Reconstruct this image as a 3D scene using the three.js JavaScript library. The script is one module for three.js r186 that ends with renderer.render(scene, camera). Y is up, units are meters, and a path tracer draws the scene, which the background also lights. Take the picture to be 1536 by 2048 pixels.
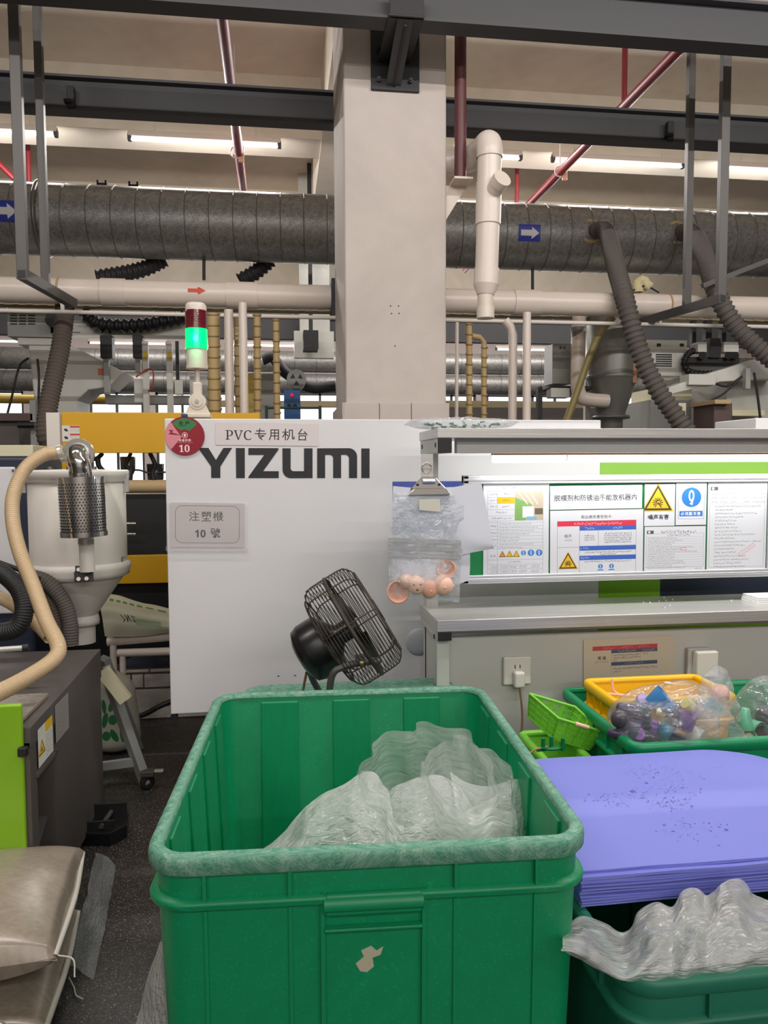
import * as THREE from 'three';
import { mergeGeometries, toCreasedNormals } from 'three/addons/utils/BufferGeometryUtils.js';
import { RoundedBoxGeometry } from 'three/addons/geometries/RoundedBoxGeometry.js';
import { RectAreaLightUniformsLib } from 'three/addons/lights/RectAreaLightUniformsLib.js';
import { createNoise3D, createNoise2D } from 'simplex-noise';

// ---------------------------------------------------------------- camera, sky, exposure
const scene = new THREE.Scene();
const camera = new THREE.PerspectiveCamera(68, 0.75, 0.05, 100);
camera.position.set(0, 1.2, 0);
camera.rotation.set(THREE.MathUtils.degToRad(-3.5), THREE.MathUtils.degToRad(-7.6), -0.0046, 'YXZ');
camera.updateMatrixWorld(true);
const renderer = new THREE.WebGLRenderer({ antialias: true });
renderer.toneMapping = THREE.LinearToneMapping;
renderer.toneMappingExposure = 1.0;
renderer.shadowMap.enabled = true;
RectAreaLightUniformsLib.init();
scene.background = new THREE.Color(0.93, 0.96, 1.0);   // overcast daylight outside the far windows
scene.backgroundIntensity = 2.2;
const LAMP = { power: 215, color: new THREE.Color(1.0, 0.965, 0.94), glow: 2.3 };       // ceiling battens
const BENCH_LAMP = { power: 30, color: new THREE.Color(0.97, 0.98, 1.0), glow: 2.6 };

// ---------------------------------------------------------------- helpers
const V = (x, y, z) => new THREE.Vector3(x, y, z);
const FPX = 1024 / Math.tan(THREE.MathUtils.degToRad(34));
const ray = (px, py) => V((px - 768) / FPX, (1024 - py) / FPX, -1).applyQuaternion(camera.quaternion);
const P = (px, py, D) => { const d = ray(px, py); return d.multiplyScalar(-D / d.z).add(camera.position); };            // on the plane z = -D
const F = (px, py, y = 0) => { const d = ray(px, py); return d.multiplyScalar((y - camera.position.y) / d.y).add(camera.position); };  // on the plane at height y
let seedState = 12345;
const rnd = () => { seedState = (seedState * 1664525 + 1013904223) >>> 0; return seedState / 4294967296; };
const rr = (a, b) => a + (b - a) * rnd();
const n3 = createNoise3D(rnd), n2 = createNoise2D(rnd);
const taken = new Map();
const numbered = (n) => { const k = taken.get(n) || 0; taken.set(n, k + 1); return k ? `${n}_${String(k).padStart(3, '0')}` : n; };
const flat = (g) => { const o = g.index ? g.toNonIndexed() : g; for (const k of Object.keys(o.attributes)) if (!['position', 'normal', 'uv'].includes(k)) o.deleteAttribute(k); o.morphAttributes = {}; if (!o.attributes.uv) o.setAttribute('uv', new THREE.BufferAttribute(new Float32Array(o.attributes.position.count * 2), 2)); if (!o.attributes.normal) o.computeVertexNormals(); o.clearGroups(); return o; };
const merge = (gs) => (Array.isArray(gs) ? (gs.length === 1 ? gs[0] : mergeGeometries(gs.map(flat))) : gs);
function part(name, gs, m, parent, label) {
  const o = new THREE.Mesh(merge(gs), m); o.name = name; o.castShadow = o.receiveShadow = true;
  if (label) o.userData.label = label;
  parent.add(o); return o;
}
const tag = (o, label, category, group) => { o.userData.label = label; o.userData.category = category; if (group) o.userData.group = group; return o; };
function thing(name, label, category, pos = [0, 0, 0], group) {
  const o = new THREE.Group(); o.name = numbered(name); o.position.set(...(pos.isVector3 ? pos.toArray() : pos)); scene.add(o);
  return tag(o, label, category, group);
}
const single = (name, gs, m, label, category, group) => tag(part(numbered(name), gs, m, scene), label, category, group);
const struct = (name, gs, m, label, parent = scene) => { const o = part(name, gs, m, parent); o.userData.kind = 'structure'; if (label) o.userData.label = label; return o; };
function dup(root, label, pos, group) { const r = root.clone(); r.name = numbered(root.name.replace(/_\d{3}$/, '')); r.userData = { ...root.userData }; if (label) r.userData.label = label; if (group) r.userData.group = group; if (pos) r.position.set(...(pos.isVector3 ? pos.toArray() : pos)); scene.add(r); return r; }

const bx = (x0, x1, y0, y1, z0, z1) => new THREE.BoxGeometry(Math.abs(x1 - x0), Math.abs(y1 - y0), Math.abs(z1 - z0)).translate((x0 + x1) / 2, (y0 + y1) / 2, (z0 + z1) / 2);
const rb = (x0, x1, y0, y1, z0, z1, r = 0.004, s = 2) => { const w = Math.abs(x1 - x0), h = Math.abs(y1 - y0), d = Math.abs(z1 - z0); return new RoundedBoxGeometry(w, h, d, s, Math.min(r, w / 2.01, h / 2.01, d / 2.01)).translate((x0 + x1) / 2, (y0 + y1) / 2, (z0 + z1) / 2); };
const UP = V(0, 1, 0);
function along(g, a, b) { const d = b.clone().sub(a); g.applyQuaternion(new THREE.Quaternion().setFromUnitVectors(UP, d.clone().normalize())); return g.translate((a.x + b.x) / 2, (a.y + b.y) / 2, (a.z + b.z) / 2); }
const cy = (a, b, r, r2 = r, n = 20, open = false) => along(new THREE.CylinderGeometry(r2, r, a.distanceTo(b), n, 1, open), a, b);
const bar = (a, b, w, d = w) => along(new THREE.BoxGeometry(w, a.distanceTo(b), d), a, b);
const tube = (pts, r, n = 40, k = 10, tension = 0.5) => new THREE.TubeGeometry(new THREE.CatmullRomCurve3(pts, false, 'catmullrom', tension), n, r, k, false);
const sph = (c, r, n = 16) => new THREE.SphereGeometry(r, n, Math.ceil(n * 0.7)).translate(c.x, c.y, c.z);
const lathe = (pts, n = 40) => new THREE.LatheGeometry(pts.map((p) => new THREE.Vector2(p[0], p[1])), n);
const extr = (pts, depth, bevel = 0) => new THREE.ExtrudeGeometry(new THREE.Shape(pts.map((p) => new THREE.Vector2(p[0], p[1]))), { depth, bevelEnabled: bevel > 0, bevelSize: bevel, bevelThickness: bevel, bevelSegments: 2, curveSegments: 10 });
function hose(pts, r0, { pitch = 0.012, amp = 0.0015, r1 = r0, k = 16, per = 5 } = {}) {     // a corrugated hose along a curve
  const c = new THREE.CatmullRomCurve3(pts, false, 'catmullrom', 0.5), L = c.getLength(), rings = Math.round(L / pitch), n = rings * per, fr = c.computeFrenetFrames(n), pos = [], uv = [], idx = [];
  for (let i = 0; i <= n; i++) {
    const t = i / n, p = c.getPointAt(t), N = fr.normals[i], B = fr.binormals[i], r = r0 + (r1 - r0) * t + amp * Math.cos((2 * Math.PI * i) / per);
    for (let j = 0; j <= k; j++) { const a = (2 * Math.PI * j) / k, x = Math.cos(a) * r, y = Math.sin(a) * r; pos.push(p.x + N.x * x + B.x * y, p.y + N.y * x + B.y * y, p.z + N.z * x + B.z * y); uv.push(j / k, t * L); }
  }
  for (let i = 0; i < n; i++) for (let j = 0; j < k; j++) { const a = i * (k + 1) + j, b = a + k + 1; idx.push(a, a + 1, b, b, a + 1, b + 1); }
  const g = new THREE.BufferGeometry(); g.setAttribute('position', new THREE.Float32BufferAttribute(pos, 3)); g.setAttribute('uv', new THREE.Float32BufferAttribute(uv, 2)); g.setIndex(idx); g.computeVertexNormals(); return g;
}
function boxUV(g, s = 1) {     // uv in metres from the dominant side of each face
  const o = flat(g), p = o.attributes.position, n = o.attributes.normal, uv = new Float32Array(p.count * 2);
  for (let i = 0; i < p.count; i++) { const ax = Math.abs(n.getX(i)), ay = Math.abs(n.getY(i)), az = Math.abs(n.getZ(i)); const [u, v] = ay >= ax && ay >= az ? [p.getX(i), p.getZ(i)] : ax >= az ? [p.getZ(i), p.getY(i)] : [p.getX(i), p.getY(i)]; uv[2 * i] = u * s; uv[2 * i + 1] = v * s; }
  o.setAttribute('uv', new THREE.BufferAttribute(uv, 2)); return o;
}
const hash3 = (x, y, z, k) => { let h = Math.imul(x, 374761393) ^ Math.imul(y, 668265263) ^ Math.imul(z, 2147483647 - 12345) ^ Math.imul(k, 974711); h = Math.imul(h ^ (h >>> 13), 1274126177); return ((h ^ (h >>> 16)) >>> 0) / 4294967296; };
function cell(x, y, z) { const X = Math.floor(x), Y = Math.floor(y), Z = Math.floor(z); let m = 9; for (let i = -1; i < 2; i++) for (let j = -1; j < 2; j++) for (let k = -1; k < 2; k++) { const a = X + i, b = Y + j, c = Z + k, dx = a + hash3(a, b, c, 1) - x, dy = b + hash3(a, b, c, 2) - y, dz = c + hash3(a, b, c, 3) - z, d = dx * dx + dy * dy + dz * dz; if (d < m) m = d; } return Math.sqrt(m); }
const crease = (x, y, z) => { const w = 0.35 * n3(x * 0.6, y * 0.6, z * 0.6), a = cell(x + w, y - w, z + w), b = cell(x * 2.2 + 5, y * 2.2 + w, z * 2.2); return 0.75 * a + 0.22 * b + 0.3 * n3(x * 0.45, y * 0.45, z * 0.45 + 5); };   // sharp folds along cell borders, as in handled film
function crumple(g, amp, freq, off = 0, st = [1, 1, 1]) {
  g.computeVertexNormals(); const p = g.attributes.position, n = g.attributes.normal;
  for (let i = 0; i < p.count; i++) { const x = p.getX(i), y = p.getY(i), z = p.getZ(i), d = amp * (crease(x * freq * st[0] + off, y * freq * st[1], z * freq * st[2]) - 0.45); p.setXYZ(i, x + n.getX(i) * d, y + n.getY(i) * d, z + n.getZ(i) * d); }
  g.computeVertexNormals(); return g;
}
const cr1 = (a, b, c, d, t) => 0.5 * (2 * b + (c - a) * t + (2 * a - 5 * b + 4 * c - d) * t * t + (3 * b - a - 3 * c + d) * t * t * t);
const crV = (arr, t) => { const n = arr.length - 1, i = Math.min(n - 1, Math.floor(t * n)), f = t * n - i, g = (k) => arr[Math.max(0, Math.min(n, k))]; const [a, b, c, d] = [g(i - 1), g(i), g(i + 1), g(i + 2)]; return V(cr1(a.x, b.x, c.x, d.x, f), cr1(a.y, b.y, c.y, d.y, f), cr1(a.z, b.z, c.z, d.z, f)); };
function gridGeo(fn, nu, nv) {
  const pos = [], uv = [], idx = [];
  for (let j = 0; j <= nv; j++) for (let i = 0; i <= nu; i++) { const q = fn(i / nu, j / nv); pos.push(q.x, q.y, q.z); uv.push(i / nu, j / nv); }
  for (let j = 0; j < nv; j++) for (let i = 0; i < nu; i++) { const a = j * (nu + 1) + i, b = a + nu + 1; idx.push(a, a + 1, b, b, a + 1, b + 1); }
  const g = new THREE.BufferGeometry(); g.setAttribute('position', new THREE.Float32BufferAttribute(pos, 3)); g.setAttribute('uv', new THREE.Float32BufferAttribute(uv, 2)); g.setIndex(idx); g.computeVertexNormals(); return g;
}
const patch = (rows, nu, nv) => gridGeo((u, v) => crV(rows.map((r) => crV(r, u)), v), nu, nv);    // a smooth sheet through rows of points
function sack(rings, nu, nv) {     // rings: [y, cx, cz, rx, rz]; an upright bag through ellipses
  const R = rings.map((r) => [V(r[0], r[1], r[2]), V(r[3], r[4], 0)]);
  return gridGeo((u, v) => { const c = crV(R.map((q) => q[0]), v), s = crV(R.map((q) => q[1]), v), a = 2 * Math.PI * u; return V(c.y + Math.cos(a) * s.x, c.x, c.z + Math.sin(a) * s.y); }, nu, nv);
}
function pillow(w, h, d, nu = 40, nv = 30, sharp = 0.42) {     // a filled sack lying down: w by d, h thick
  const side = (sg) => gridGeo((u, v) => { const a = (u - 0.5) * 2, b = (v - 0.5) * 2, e = Math.pow(Math.max(0, (1 - a * a) * (1 - b * b)), sharp); return V(a * w / 2 * (1 - 0.06 * (1 - b * b) * 0), sg * e * h / 2, sg * b * d / 2 * (1 - 0.07 * (1 - Math.abs(a)))); }, nu, nv);
  return mergeGeometries([side(1), side(-1)]);
}
function rrPts(hw, hl, r, n = 7) { const o = []; for (const [sx, sz, a0] of [[1, 1, 0], [-1, 1, 1], [-1, -1, 2], [1, -1, 3]]) for (let i = 0; i <= n; i++) { const a = (a0 + i / n) * Math.PI / 2; o.push([sx * (hw - r) + Math.cos(a) * r, sz * (hl - r) + Math.sin(a) * r]); } return o; }
function loftRR(w, l, r, prof, cap = false, ang = 0.5) {      // a profile [offset, height] swept round a rounded rectangle
  const pos = [], idx = []; let N;
  for (const [o, y] of prof) { const q = rrPts(w / 2 + o, l / 2 + o, Math.max(0.003, r + o)); N = q.length; for (const [x, z] of q) pos.push(x, y, z); }
  for (let j = 0; j < prof.length - 1; j++) for (let i = 0; i < N; i++) { const a = j * N + i, b = j * N + (i + 1) % N; idx.push(a, a + N, b, b, a + N, b + N); }
  if (cap) { const c = pos.length / 3; pos.push(0, prof[0][1], 0); for (let i = 0; i < N; i++) idx.push(c, i, (i + 1) % N); }
  const g = new THREE.BufferGeometry(); g.setAttribute('position', new THREE.Float32BufferAttribute(pos, 3)); g.setIndex(idx);
  return boxUV(toCreasedNormals(g, ang));
}

// ---------------------------------------------------------------- procedural textures
function canvas(w, h, draw, repeat) { const c = document.createElement('canvas'); c.width = w; c.height = h; const g = c.getContext('2d'); draw(g, w, h); const t = new THREE.CanvasTexture(c); t.colorSpace = THREE.SRGBColorSpace; if (repeat) { t.wrapS = t.wrapT = THREE.RepeatWrapping; t.repeat.set(...repeat); } return t; }
function dataTex(w, h, fn, repeat, srgb = true) { const d = new Uint8Array(w * h * 4); for (let y = 0; y < h; y++) for (let x = 0; x < w; x++) { const c = fn(x, y); d.set([c[0], c[1], c[2], 255], (y * w + x) * 4); } const t = new THREE.DataTexture(d, w, h); t.magFilter = THREE.LinearFilter; t.minFilter = THREE.LinearMipmapLinearFilter; t.wrapS = t.wrapT = THREE.RepeatWrapping; if (repeat) t.repeat.set(...repeat); if (srgb) t.colorSpace = THREE.SRGBColorSpace; t.needsUpdate = true; return t; }
const tn = (x, y, s, f) => { const a = (2 * Math.PI * x) / s, b = (2 * Math.PI * y) / s, R = f / 6.28; return n3(Math.cos(a) * R + 9, Math.sin(a) * R + Math.cos(b) * R, Math.sin(b) * R); };   // repeats over s
const mottle = (base, vary, fine, f1, f2, size = 256) => (repeat) => dataTex(size, size, (x, y) => { const a = tn(x, y, size, f1) * vary + tn(x + 31, y + 77, size, f2) * vary * 0.6 + (rnd() - 0.5) * fine; return base.map((c) => Math.max(0, Math.min(255, c + a))); }, repeat);
const S = (color, roughness = 0.6, metalness = 0, extra = {}) => new THREE.MeshStandardMaterial({ color, roughness, metalness, ...extra });
const PH = (o) => new THREE.MeshPhysicalMaterial(o);

const texFloor = dataTex(1024, 1024, (x, y) => { const a = tn(x, y, 1024, 6) * 5 + tn(x + 50, y, 1024, 40) * 4, s = tn(x + 9, y + 9, 1024, 260), q = tn(x + 400, y + 70, 1024, 190), chip = s > 0.45 ? 40 + 75 * (q + 0.4) : 0; const v = 40 + a + (rnd() - 0.5) * 8 + Math.max(0, chip); return [v + 2, v * 0.97, v * 0.93]; }, [0.9, 0.9]);
const texPaint = mottle([206, 198, 190], 5, 3, 4, 16);
const texCeil = mottle([222, 211, 194], 6, 3, 4, 14);
const texGalv = dataTex(512, 512, (x, y) => { const a = tn(x, y, 512, 90), b = tn(x + 60, y + 200, 512, 46), c = tn(x, y + 300, 512, 7); const v = 136 + (a > 0.1 ? 26 : -14) + b * 26 + c * 10 + (rnd() - 0.5) * 14; return [v, v * 0.985, v * 0.96]; }, [1, 1]);
const texSteel = dataTex(512, 64, (x, y) => { const v = 196 + n2(x * 0.004, y * 0.9) * 14 + (rnd() - 0.5) * 6; return [v, v * 0.99, v * 0.97]; }, [1, 6]);
const texDust = dataTex(512, 512, (x, y) => { const a = tn(x, y, 512, 60), b = tn(x + 40, y + 9, 512, 14), c = tn(x + 7, y + 90, 512, 170); const k = Math.max(0, Math.min(1, 0.55 + a * 0.28 + b * 0.3 + c * 0.25 + (rnd() - 0.5) * 0.2)); return [44 + 96 * k, 122 + 48 * k, 94 + 58 * k]; }, [3, 3]);
const texGreen = dataTex(512, 512, (x, y) => { const a = tn(x, y, 512, 4), b = tn(x + 40, y + 9, 512, 22), s = tn(x, y + 200, 512, 120); const k = a * 3 + b * 2.5 + (s > 0.72 ? 18 : 0) + (rnd() - 0.5) * 4; return [Math.max(0, k * 0.4), 146 + k, 94 + k * 0.8]; }, [1.2, 1.2]);
const texPellet = dataTex(512, 512, (x, y) => { const a = tn(x, y, 512, 200), b = tn(x + 33, y + 10, 512, 8), v = 152 + a * 26 + b * 8 + (rnd() - 0.5) * 26; return [v, v * 0.91, v * 0.82]; }, [4, 4]);
const texRust = mottle([72, 62, 56], 16, 16, 10, 60)([6, 6]);
const texBlock = mottle([196, 190, 180], 12, 8, 6, 30)([2, 2]);

// crinkle relief of handled film: creases along the borders of random cells, repeating over the tile
const texCrinkle = (() => { const N = 512, lay = (n, k, sx) => { const pts = []; for (let i = 0; i < n; i++) for (let j = 0; j < n * sx; j++) pts.push([(i + hash3(i, j, k, 1)) / n, (j + hash3(i, j, k, 2)) / (n * sx)]); return (u, v) => { const ci = Math.floor(u * n), cj = Math.floor(v * n * sx); let m = 9; for (let a = -1; a < 2; a++) for (let b = -1; b < 2; b++) { const i = (ci + a + n) % n, j = (cj + b + n * sx) % (n * sx), q = pts[i * n * sx + j]; let du = Math.abs(q[0] - u), dv = Math.abs(q[1] - v); du = Math.min(du, 1 - du) * n; dv = Math.min(dv, 1 - dv) * n * sx; m = Math.min(m, du * du + dv * dv); } return Math.sqrt(m); }; }; const A = lay(6, 11, 1), B = lay(10, 5, 2), C = lay(22, 8, 1); return dataTex(N, N, (x, y) => { const u = (x / N + 0.03 * tn(x, y, N, 5) + 1) % 1, v = (y / N + 0.03 * tn(x + 90, y + 40, N, 5) + 1) % 1, h = 130 * A(u, v) + 70 * B(u, v) + 30 * C(u, v); return [h, h, h].map((q) => Math.min(255, q)); }, [2, 2], false); })();
const boxDust = S(0xffffff, 0.5, 0.2, { map: mottle([150, 140, 130], 20, 14, 8, 40)([3, 3]) });
const M = {
  floor: S(0xffffff, 0.42, 0, { map: texFloor }), wall: S(0xffffff, 0.85, 0, { map: texPaint([0.5, 0.5]) }), column: S(0xffffff, 0.8, 0, { map: mottle([193, 182, 175], 4, 3, 3, 12)([0.7, 0.7]) }), ceiling: S(0xffffff, 0.92, 0, { map: texCeil([0.35, 0.35]) }),
  farWall: S(0xd6c8c4, 0.9), darkSteel: S(0x4d4c4f, 0.62, 0.25), blackSteel: S(0x2c2b2d, 0.55, 0.2), postSteel: S(0x5d5a58, 0.5, 0.5), red: S(0x7d1d26, 0.4), redDark: S(0x5a2b2e, 0.45), pvc: S(0xdccfc4, 0.32), pvcWarm: S(0xd9cbbd, 0.35), whiteRod: S(0xddd5cc, 0.4),
  galv: S(0xffffff, 0.42, 0.5, { map: texGalv }), seam: S(0x77736d, 0.45, 0.7), hoseGrey: S(0x5b5450, 0.75), hoseBrown: S(0x5a5048, 0.8), hoseBeige: PH({ color: 0xc3a884, roughness: 0.4, clearcoat: 0.3 }), hoseBlack: S(0x1d1d1e, 0.5), hoseOlive: S(0x8a7c4c, 0.45), wrap: S(0xb59c6d, 0.6), wrapDark: S(0x8c744a, 0.6),
  white: S(0xdddbdd, 0.38), whiteMachine: S(0xc9c8c0, 0.45), greyMachine: S(0x9a9a96, 0.5), ivory: S(0xd9d2b2, 0.5), navy: S(0x2a3142, 0.4), lime: PH({ color: 0x86b81e, roughness: 0.35, clearcoat: 0.3 }), limePanel: S(0x82b926, 0.4), yellow: S(0xe0a90a, 0.42), yellowMachine: S(0xd9a415, 0.45), black: S(0x1a1a1c, 0.5), blackGloss: S(0x161618, 0.3), charcoal: S(0x5a5350, 0.5, 0.1), logo: S(0x222226, 0.45), rubber: S(0x151515, 0.8),
  steel: S(0xffffff, 0.36, 0.55, { map: texSteel }), chromeDull: S(0xb9b5b0, 0.3, 0.9), chrome: S(0xd9d9d9, 0.1, 1), alu: S(0xd8dadd, 0.35, 0.55), grille: S(0xffffff, 0.6, 0.4, { map: texRust }), brass: S(0x9a8a5e, 0.35, 0.8), greyPanel: S(0xbdbbb6, 0.5), plate: S(0xd8d4cb, 0.35), cord: S(0x8a6a52, 0.6), hopperPaint: S(0xe3dcd4, 0.4), hopperGrey: S(0x7d7c76, 0.4, 0.4),
  crate: PH({ color: 0xffffff, map: texGreen, roughness: 0.42, transmission: 0.14, thickness: 0 }), crateRim: S(0xffffff, 0.6, 0, { map: texDust }), crateDark: PH({ color: 0x00703f, roughness: 0.4 }), crateTeal: S(0x1c6f58, 0.5), yellowPlastic: S(0xe8b400, 0.4), basket: PH({ color: 0x7fce3c, roughness: 0.4, transmission: 0.12, thickness: 0 }),
  film: PH({ color: 0xf6f8f6, roughness: 0.18, transmission: 0.68, bumpMap: texCrinkle, bumpScale: 0.006, thickness: 0, ior: 1.5, side: THREE.DoubleSide }), filmClear: PH({ color: 0xf6f8fa, roughness: 0.14, transmission: 0.82, bumpMap: texCrinkle, bumpScale: 0.004, thickness: 0, ior: 1.5, side: THREE.DoubleSide }), filmBag: PH({ color: 0xf6f8fa, roughness: 0.1, transmission: 0.9, bumpMap: texCrinkle, bumpScale: 0.005, thickness: 0, ior: 1.6, side: THREE.DoubleSide }), filmMilk: PH({ color: 0xf1f2f0, roughness: 0.2, transmission: 0.66, bumpMap: texCrinkle, bumpScale: 0.006, thickness: 0, side: THREE.DoubleSide }), acrylic: PH({ color: 0xffffff, roughness: 0.05, transmission: 0.95, thickness: 0 }), glass: PH({ color: 0xffffff, roughness: 0.02, transmission: 1, thickness: 0 }), water: PH({ color: 0xffffff, roughness: 0.02, transmission: 1, thickness: 0.004, ior: 1.33 }),
  pelletBag: PH({ color: 0xffffff, map: texPellet, roughness: 0.34, clearcoat: 0.5, clearcoatRoughness: 0.25 }), seamTape: S(0xcfcac0, 0.6), sackWhite: S(0xd5d2c4, 0.6), block: S(0xffffff, 0.7, 0, { map: texBlock }), blue: S(0x6d74d8, 0.5), blueEdge: S(0x4148a8, 0.55), blueBoard: S(0x4657a6, 0.5), paper: S(0xe9e9ea, 0.75), skin: S(0xeeb093, 0.5), skinPale: S(0xf2c4ab, 0.5), copper: S(0xa97452, 0.45), tan: S(0xb99f76, 0.6), brownBox: S(0x5c4a47, 0.6), tray: S(0x8e8264, 0.7), blueBox: S(0x2c67a5, 0.5),
};

// ---------------------------------------------------------------- the hall
const CEIL = P(300, 128, 6.5).y, SOFFIT = P(300, 256, 6.5).y, WX0 = -10, WX1 = 14, WZ0 = -17, WZ1 = 9;
struct('floor', boxUV(bx(WX0, WX1, -0.2, 0, WZ0, WZ1)), M.floor, 'dark speckled terrazzo factory floor');
struct('ceiling', boxUV(bx(WX0, WX1, CEIL, CEIL + 0.25, WZ0, WZ1)), M.ceiling, 'beige painted concrete ceiling slab');
struct('wall_left', boxUV(bx(WX0 - 0.25, WX0, -0.2, CEIL + 0.25, WZ0, WZ1)), M.wall, 'plain side wall of the hall');
struct('wall_right', boxUV(bx(WX1, WX1 + 0.25, -0.2, CEIL + 0.25, WZ0, WZ1)), M.wall, 'plain side wall of the hall opposite');
struct('wall_front', boxUV(bx(WX0, WX1, -0.2, CEIL + 0.25, WZ1, WZ1 + 0.25)), M.wall, 'plain wall behind the viewer');
{ // far wall with a band of windows
  const y0 = 0.85, y1 = P(250, 782, 17).y, wins = []; for (let k = 0; k < 8; k++) { const a = -7.6 + k * 2.45; wins.push([a, a + 2.2]); }
  const gs = [bx(WX0, WX1, -0.2, y0, WZ0 - 0.25, WZ0), bx(WX0, WX1, y1, CEIL + 0.25, WZ0 - 0.25, WZ0)]; let last = WX0;
  for (const [a, b] of [...wins, [WX1, 0]]) { gs.push(bx(last, a, y0, y1, WZ0 - 0.25, WZ0)); last = b; }
  struct('wall_back', boxUV(merge(gs)), M.farWall, 'pale far wall pierced by a band of windows');
  wins.forEach(([a, b], k) => {
    const w = new THREE.Group(); w.name = `window_${k + 1}`; w.userData = { kind: 'structure', label: 'tall dark-framed factory window in the far wall' }; scene.add(w);
    const z = WZ0 - 0.1, g = [bx(a, b, y0, y0 + 0.06, z, z + 0.06), bx(a, b, y1 - 0.06, y1, z, z + 0.06), bx(a, b, 1.8, 1.85, z, z + 0.06)];
    for (let i = 0; i <= 4; i++) { const x = a + (b - a - 0.05) * i / 4; g.push(bx(x, x + 0.05, y0, y1, z, z + 0.06)); }
    part('window_frame', g, M.darkSteel, w);
    for (let i = 0; i < 4; i++) for (const [p, q] of [[y0, 1.8], [1.85, y1]]) { const x = a + (b - a - 0.05) * i / 4 + 0.05; part('pane', bx(x, x + (b - a - 0.05) / 4 - 0.05, p, q, z + 0.025, z + 0.03), M.glass, w); }
  });
}
// concrete beams under the slab and the column
{
  const zs = [[-6.55, -6.95], [-9.2, -9.6], [-12.4, -12.8], [-1.2, -1.6], [3.3, 2.9], [7.0, 6.6]];
  zs.forEach(([a, b], i) => struct(`trim_${i + 1}`, boxUV(bx(WX0, WX1, SOFFIT, CEIL, b, a)), M.ceiling, 'cast concrete cross beam under the ceiling'));
  struct('trim_7', boxUV(bx(0.36, 0.86, SOFFIT - 0.02, CEIL, WZ0, -4.2)), M.ceiling, 'cast concrete beam running back from the column');
  const xl = P(689, 500, 4).x, xr = P(893, 500, 4).x, c = struct('concrete_column', boxUV(rb(xl, xr, 0, CEIL, -4.72, -4, 0.012)), M.column, 'square white painted concrete column behind the machine');
  const yb = P(760, 806, 4).y;
  for (const [a, b] of [[xl - 0.012, xl + 0.175], [xl + 0.178, xl + 0.345], [xl + 0.348, xr + 0.012]]) part('cladding_board', boxUV(rb(a, b, 0, yb, -4.0, -3.982, 0.003)), M.column, c);
  part('cladding_board', boxUV(rb(xl - 0.02, xl, 0, yb, -4.72, -3.985, 0.003)), M.column, c);
  for (const [px, py] of [[781, 612], [797, 612], [783, 627], [798, 627], [790, 692]]) part('drill_hole', cy(P(px, py, 4).add(V(0, 0, -0.005)), P(px, py, 4).add(V(0, 0, 0.001)), 0.004, 0.004, 8), M.black, c);
}

// ---------------------------------------------------------------- steel beams
function iBeam(name, label, x0, x1, y0, h, z0, w) {
  const t = thing(name, label, 'beam', [0, 0, 0]); const zc = z0 - w / 2;
  part('flange', bx(x0, x1, y0, y0 + 0.014, z0 - w, z0), M.darkSteel, t); part('flange', bx(x0, x1, y0 + h - 0.014, y0 + h, z0 - w, z0), M.darkSteel, t); part('web', bx(x0, x1, y0 + 0.014, y0 + h - 0.014, zc - 0.008, zc + 0.008), M.darkSteel, t); return t;
}
const BY = 3.275;
iBeam('steel_beam', 'grey steel crane beam bracketed to the front of the column', -9.5, 13.5, BY, 0.21, -3.62, 0.11);
const beam2 = iBeam('steel_beam', 'grey steel crane beam passing behind the column', -9.5, 13.5, BY, 0.2, -4.75, 0.1);
for (const px of [140, 1342]) { const c = P(px, px < 700 ? 160 : 232, 4.74); part('clamp', [rb(c.x - 0.02, c.x + 0.02, BY + 0.01, BY + 0.13, -4.78, -4.735, 0.004), rb(c.x - 0.035, c.x + 0.005, BY + 0.03, BY + 0.05, -4.76, -4.72, 0.004)], M.blackSteel, beam2); }
iBeam('far_steel_beam', 'dark steel beam crossing the bay in front of the far ducts', -9.5, 13.5, P(600, 680, 8.8).y, 0.26, -8.75, 0.1);
{ // bracket on the column
  const a = P(741, 52, 4), b = P(838, 187, 4), t = thing('beam_bracket', 'dark bolted steel bracket holding the crane beam to the column', 'bracket', [0, 0, 0]), cx = (a.x + b.x) / 2;
  part('wall_plate', rb(a.x, b.x, b.y, a.y + 0.02, -4, -3.985, 0.003), M.blackSteel, t);
  const p0 = V(cx - 0.01, b.y + 0.03, -3.985), p1 = V(cx - 0.01, BY - 0.01, -3.6);
  const g = extr([[0, b.y + 0.02], [0, BY], [0.36, BY], [0.36, BY - 0.03], [0.03, b.y + 0.02]], 0.012); g.rotateY(-Math.PI / 2).translate(cx, 0, -3.985); part('gusset', g, M.blackSteel, t);
  const dir = p1.clone().sub(p0), L = dir.length(), fl = new THREE.BoxGeometry(0.075, L, 0.012); fl.rotateX(Math.atan2(dir.z, dir.y)); fl.translate((p0.x + p1.x) / 2, (p0.y + p1.y) / 2, (p0.z + p1.z) / 2); part('knee_flange', fl, M.darkSteel, t);
  part('seat_plate', rb(cx - 0.09, cx + 0.075, BY - 0.012, BY, -3.985, -3.58, 0.002), M.blackSteel, t); part('end_plate', rb(cx - 0.085, cx + 0.075, BY - 0.012, BY + 0.11, -3.6, -3.588, 0.002), M.blackSteel, t);
  for (const [px, py] of [[758, 95], [820, 97], [757, 160], [821, 163]]) { const q = P(px, py, 3.98); part('bolt', [cy(V(q.x, q.y, -3.99), V(q.x, q.y, -3.965), 0.011, 0.011, 6), cy(V(q.x, q.y, -3.99), V(q.x, q.y, -3.95), 0.005, 0.005, 8)], M.darkSteel, t); }
}
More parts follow.
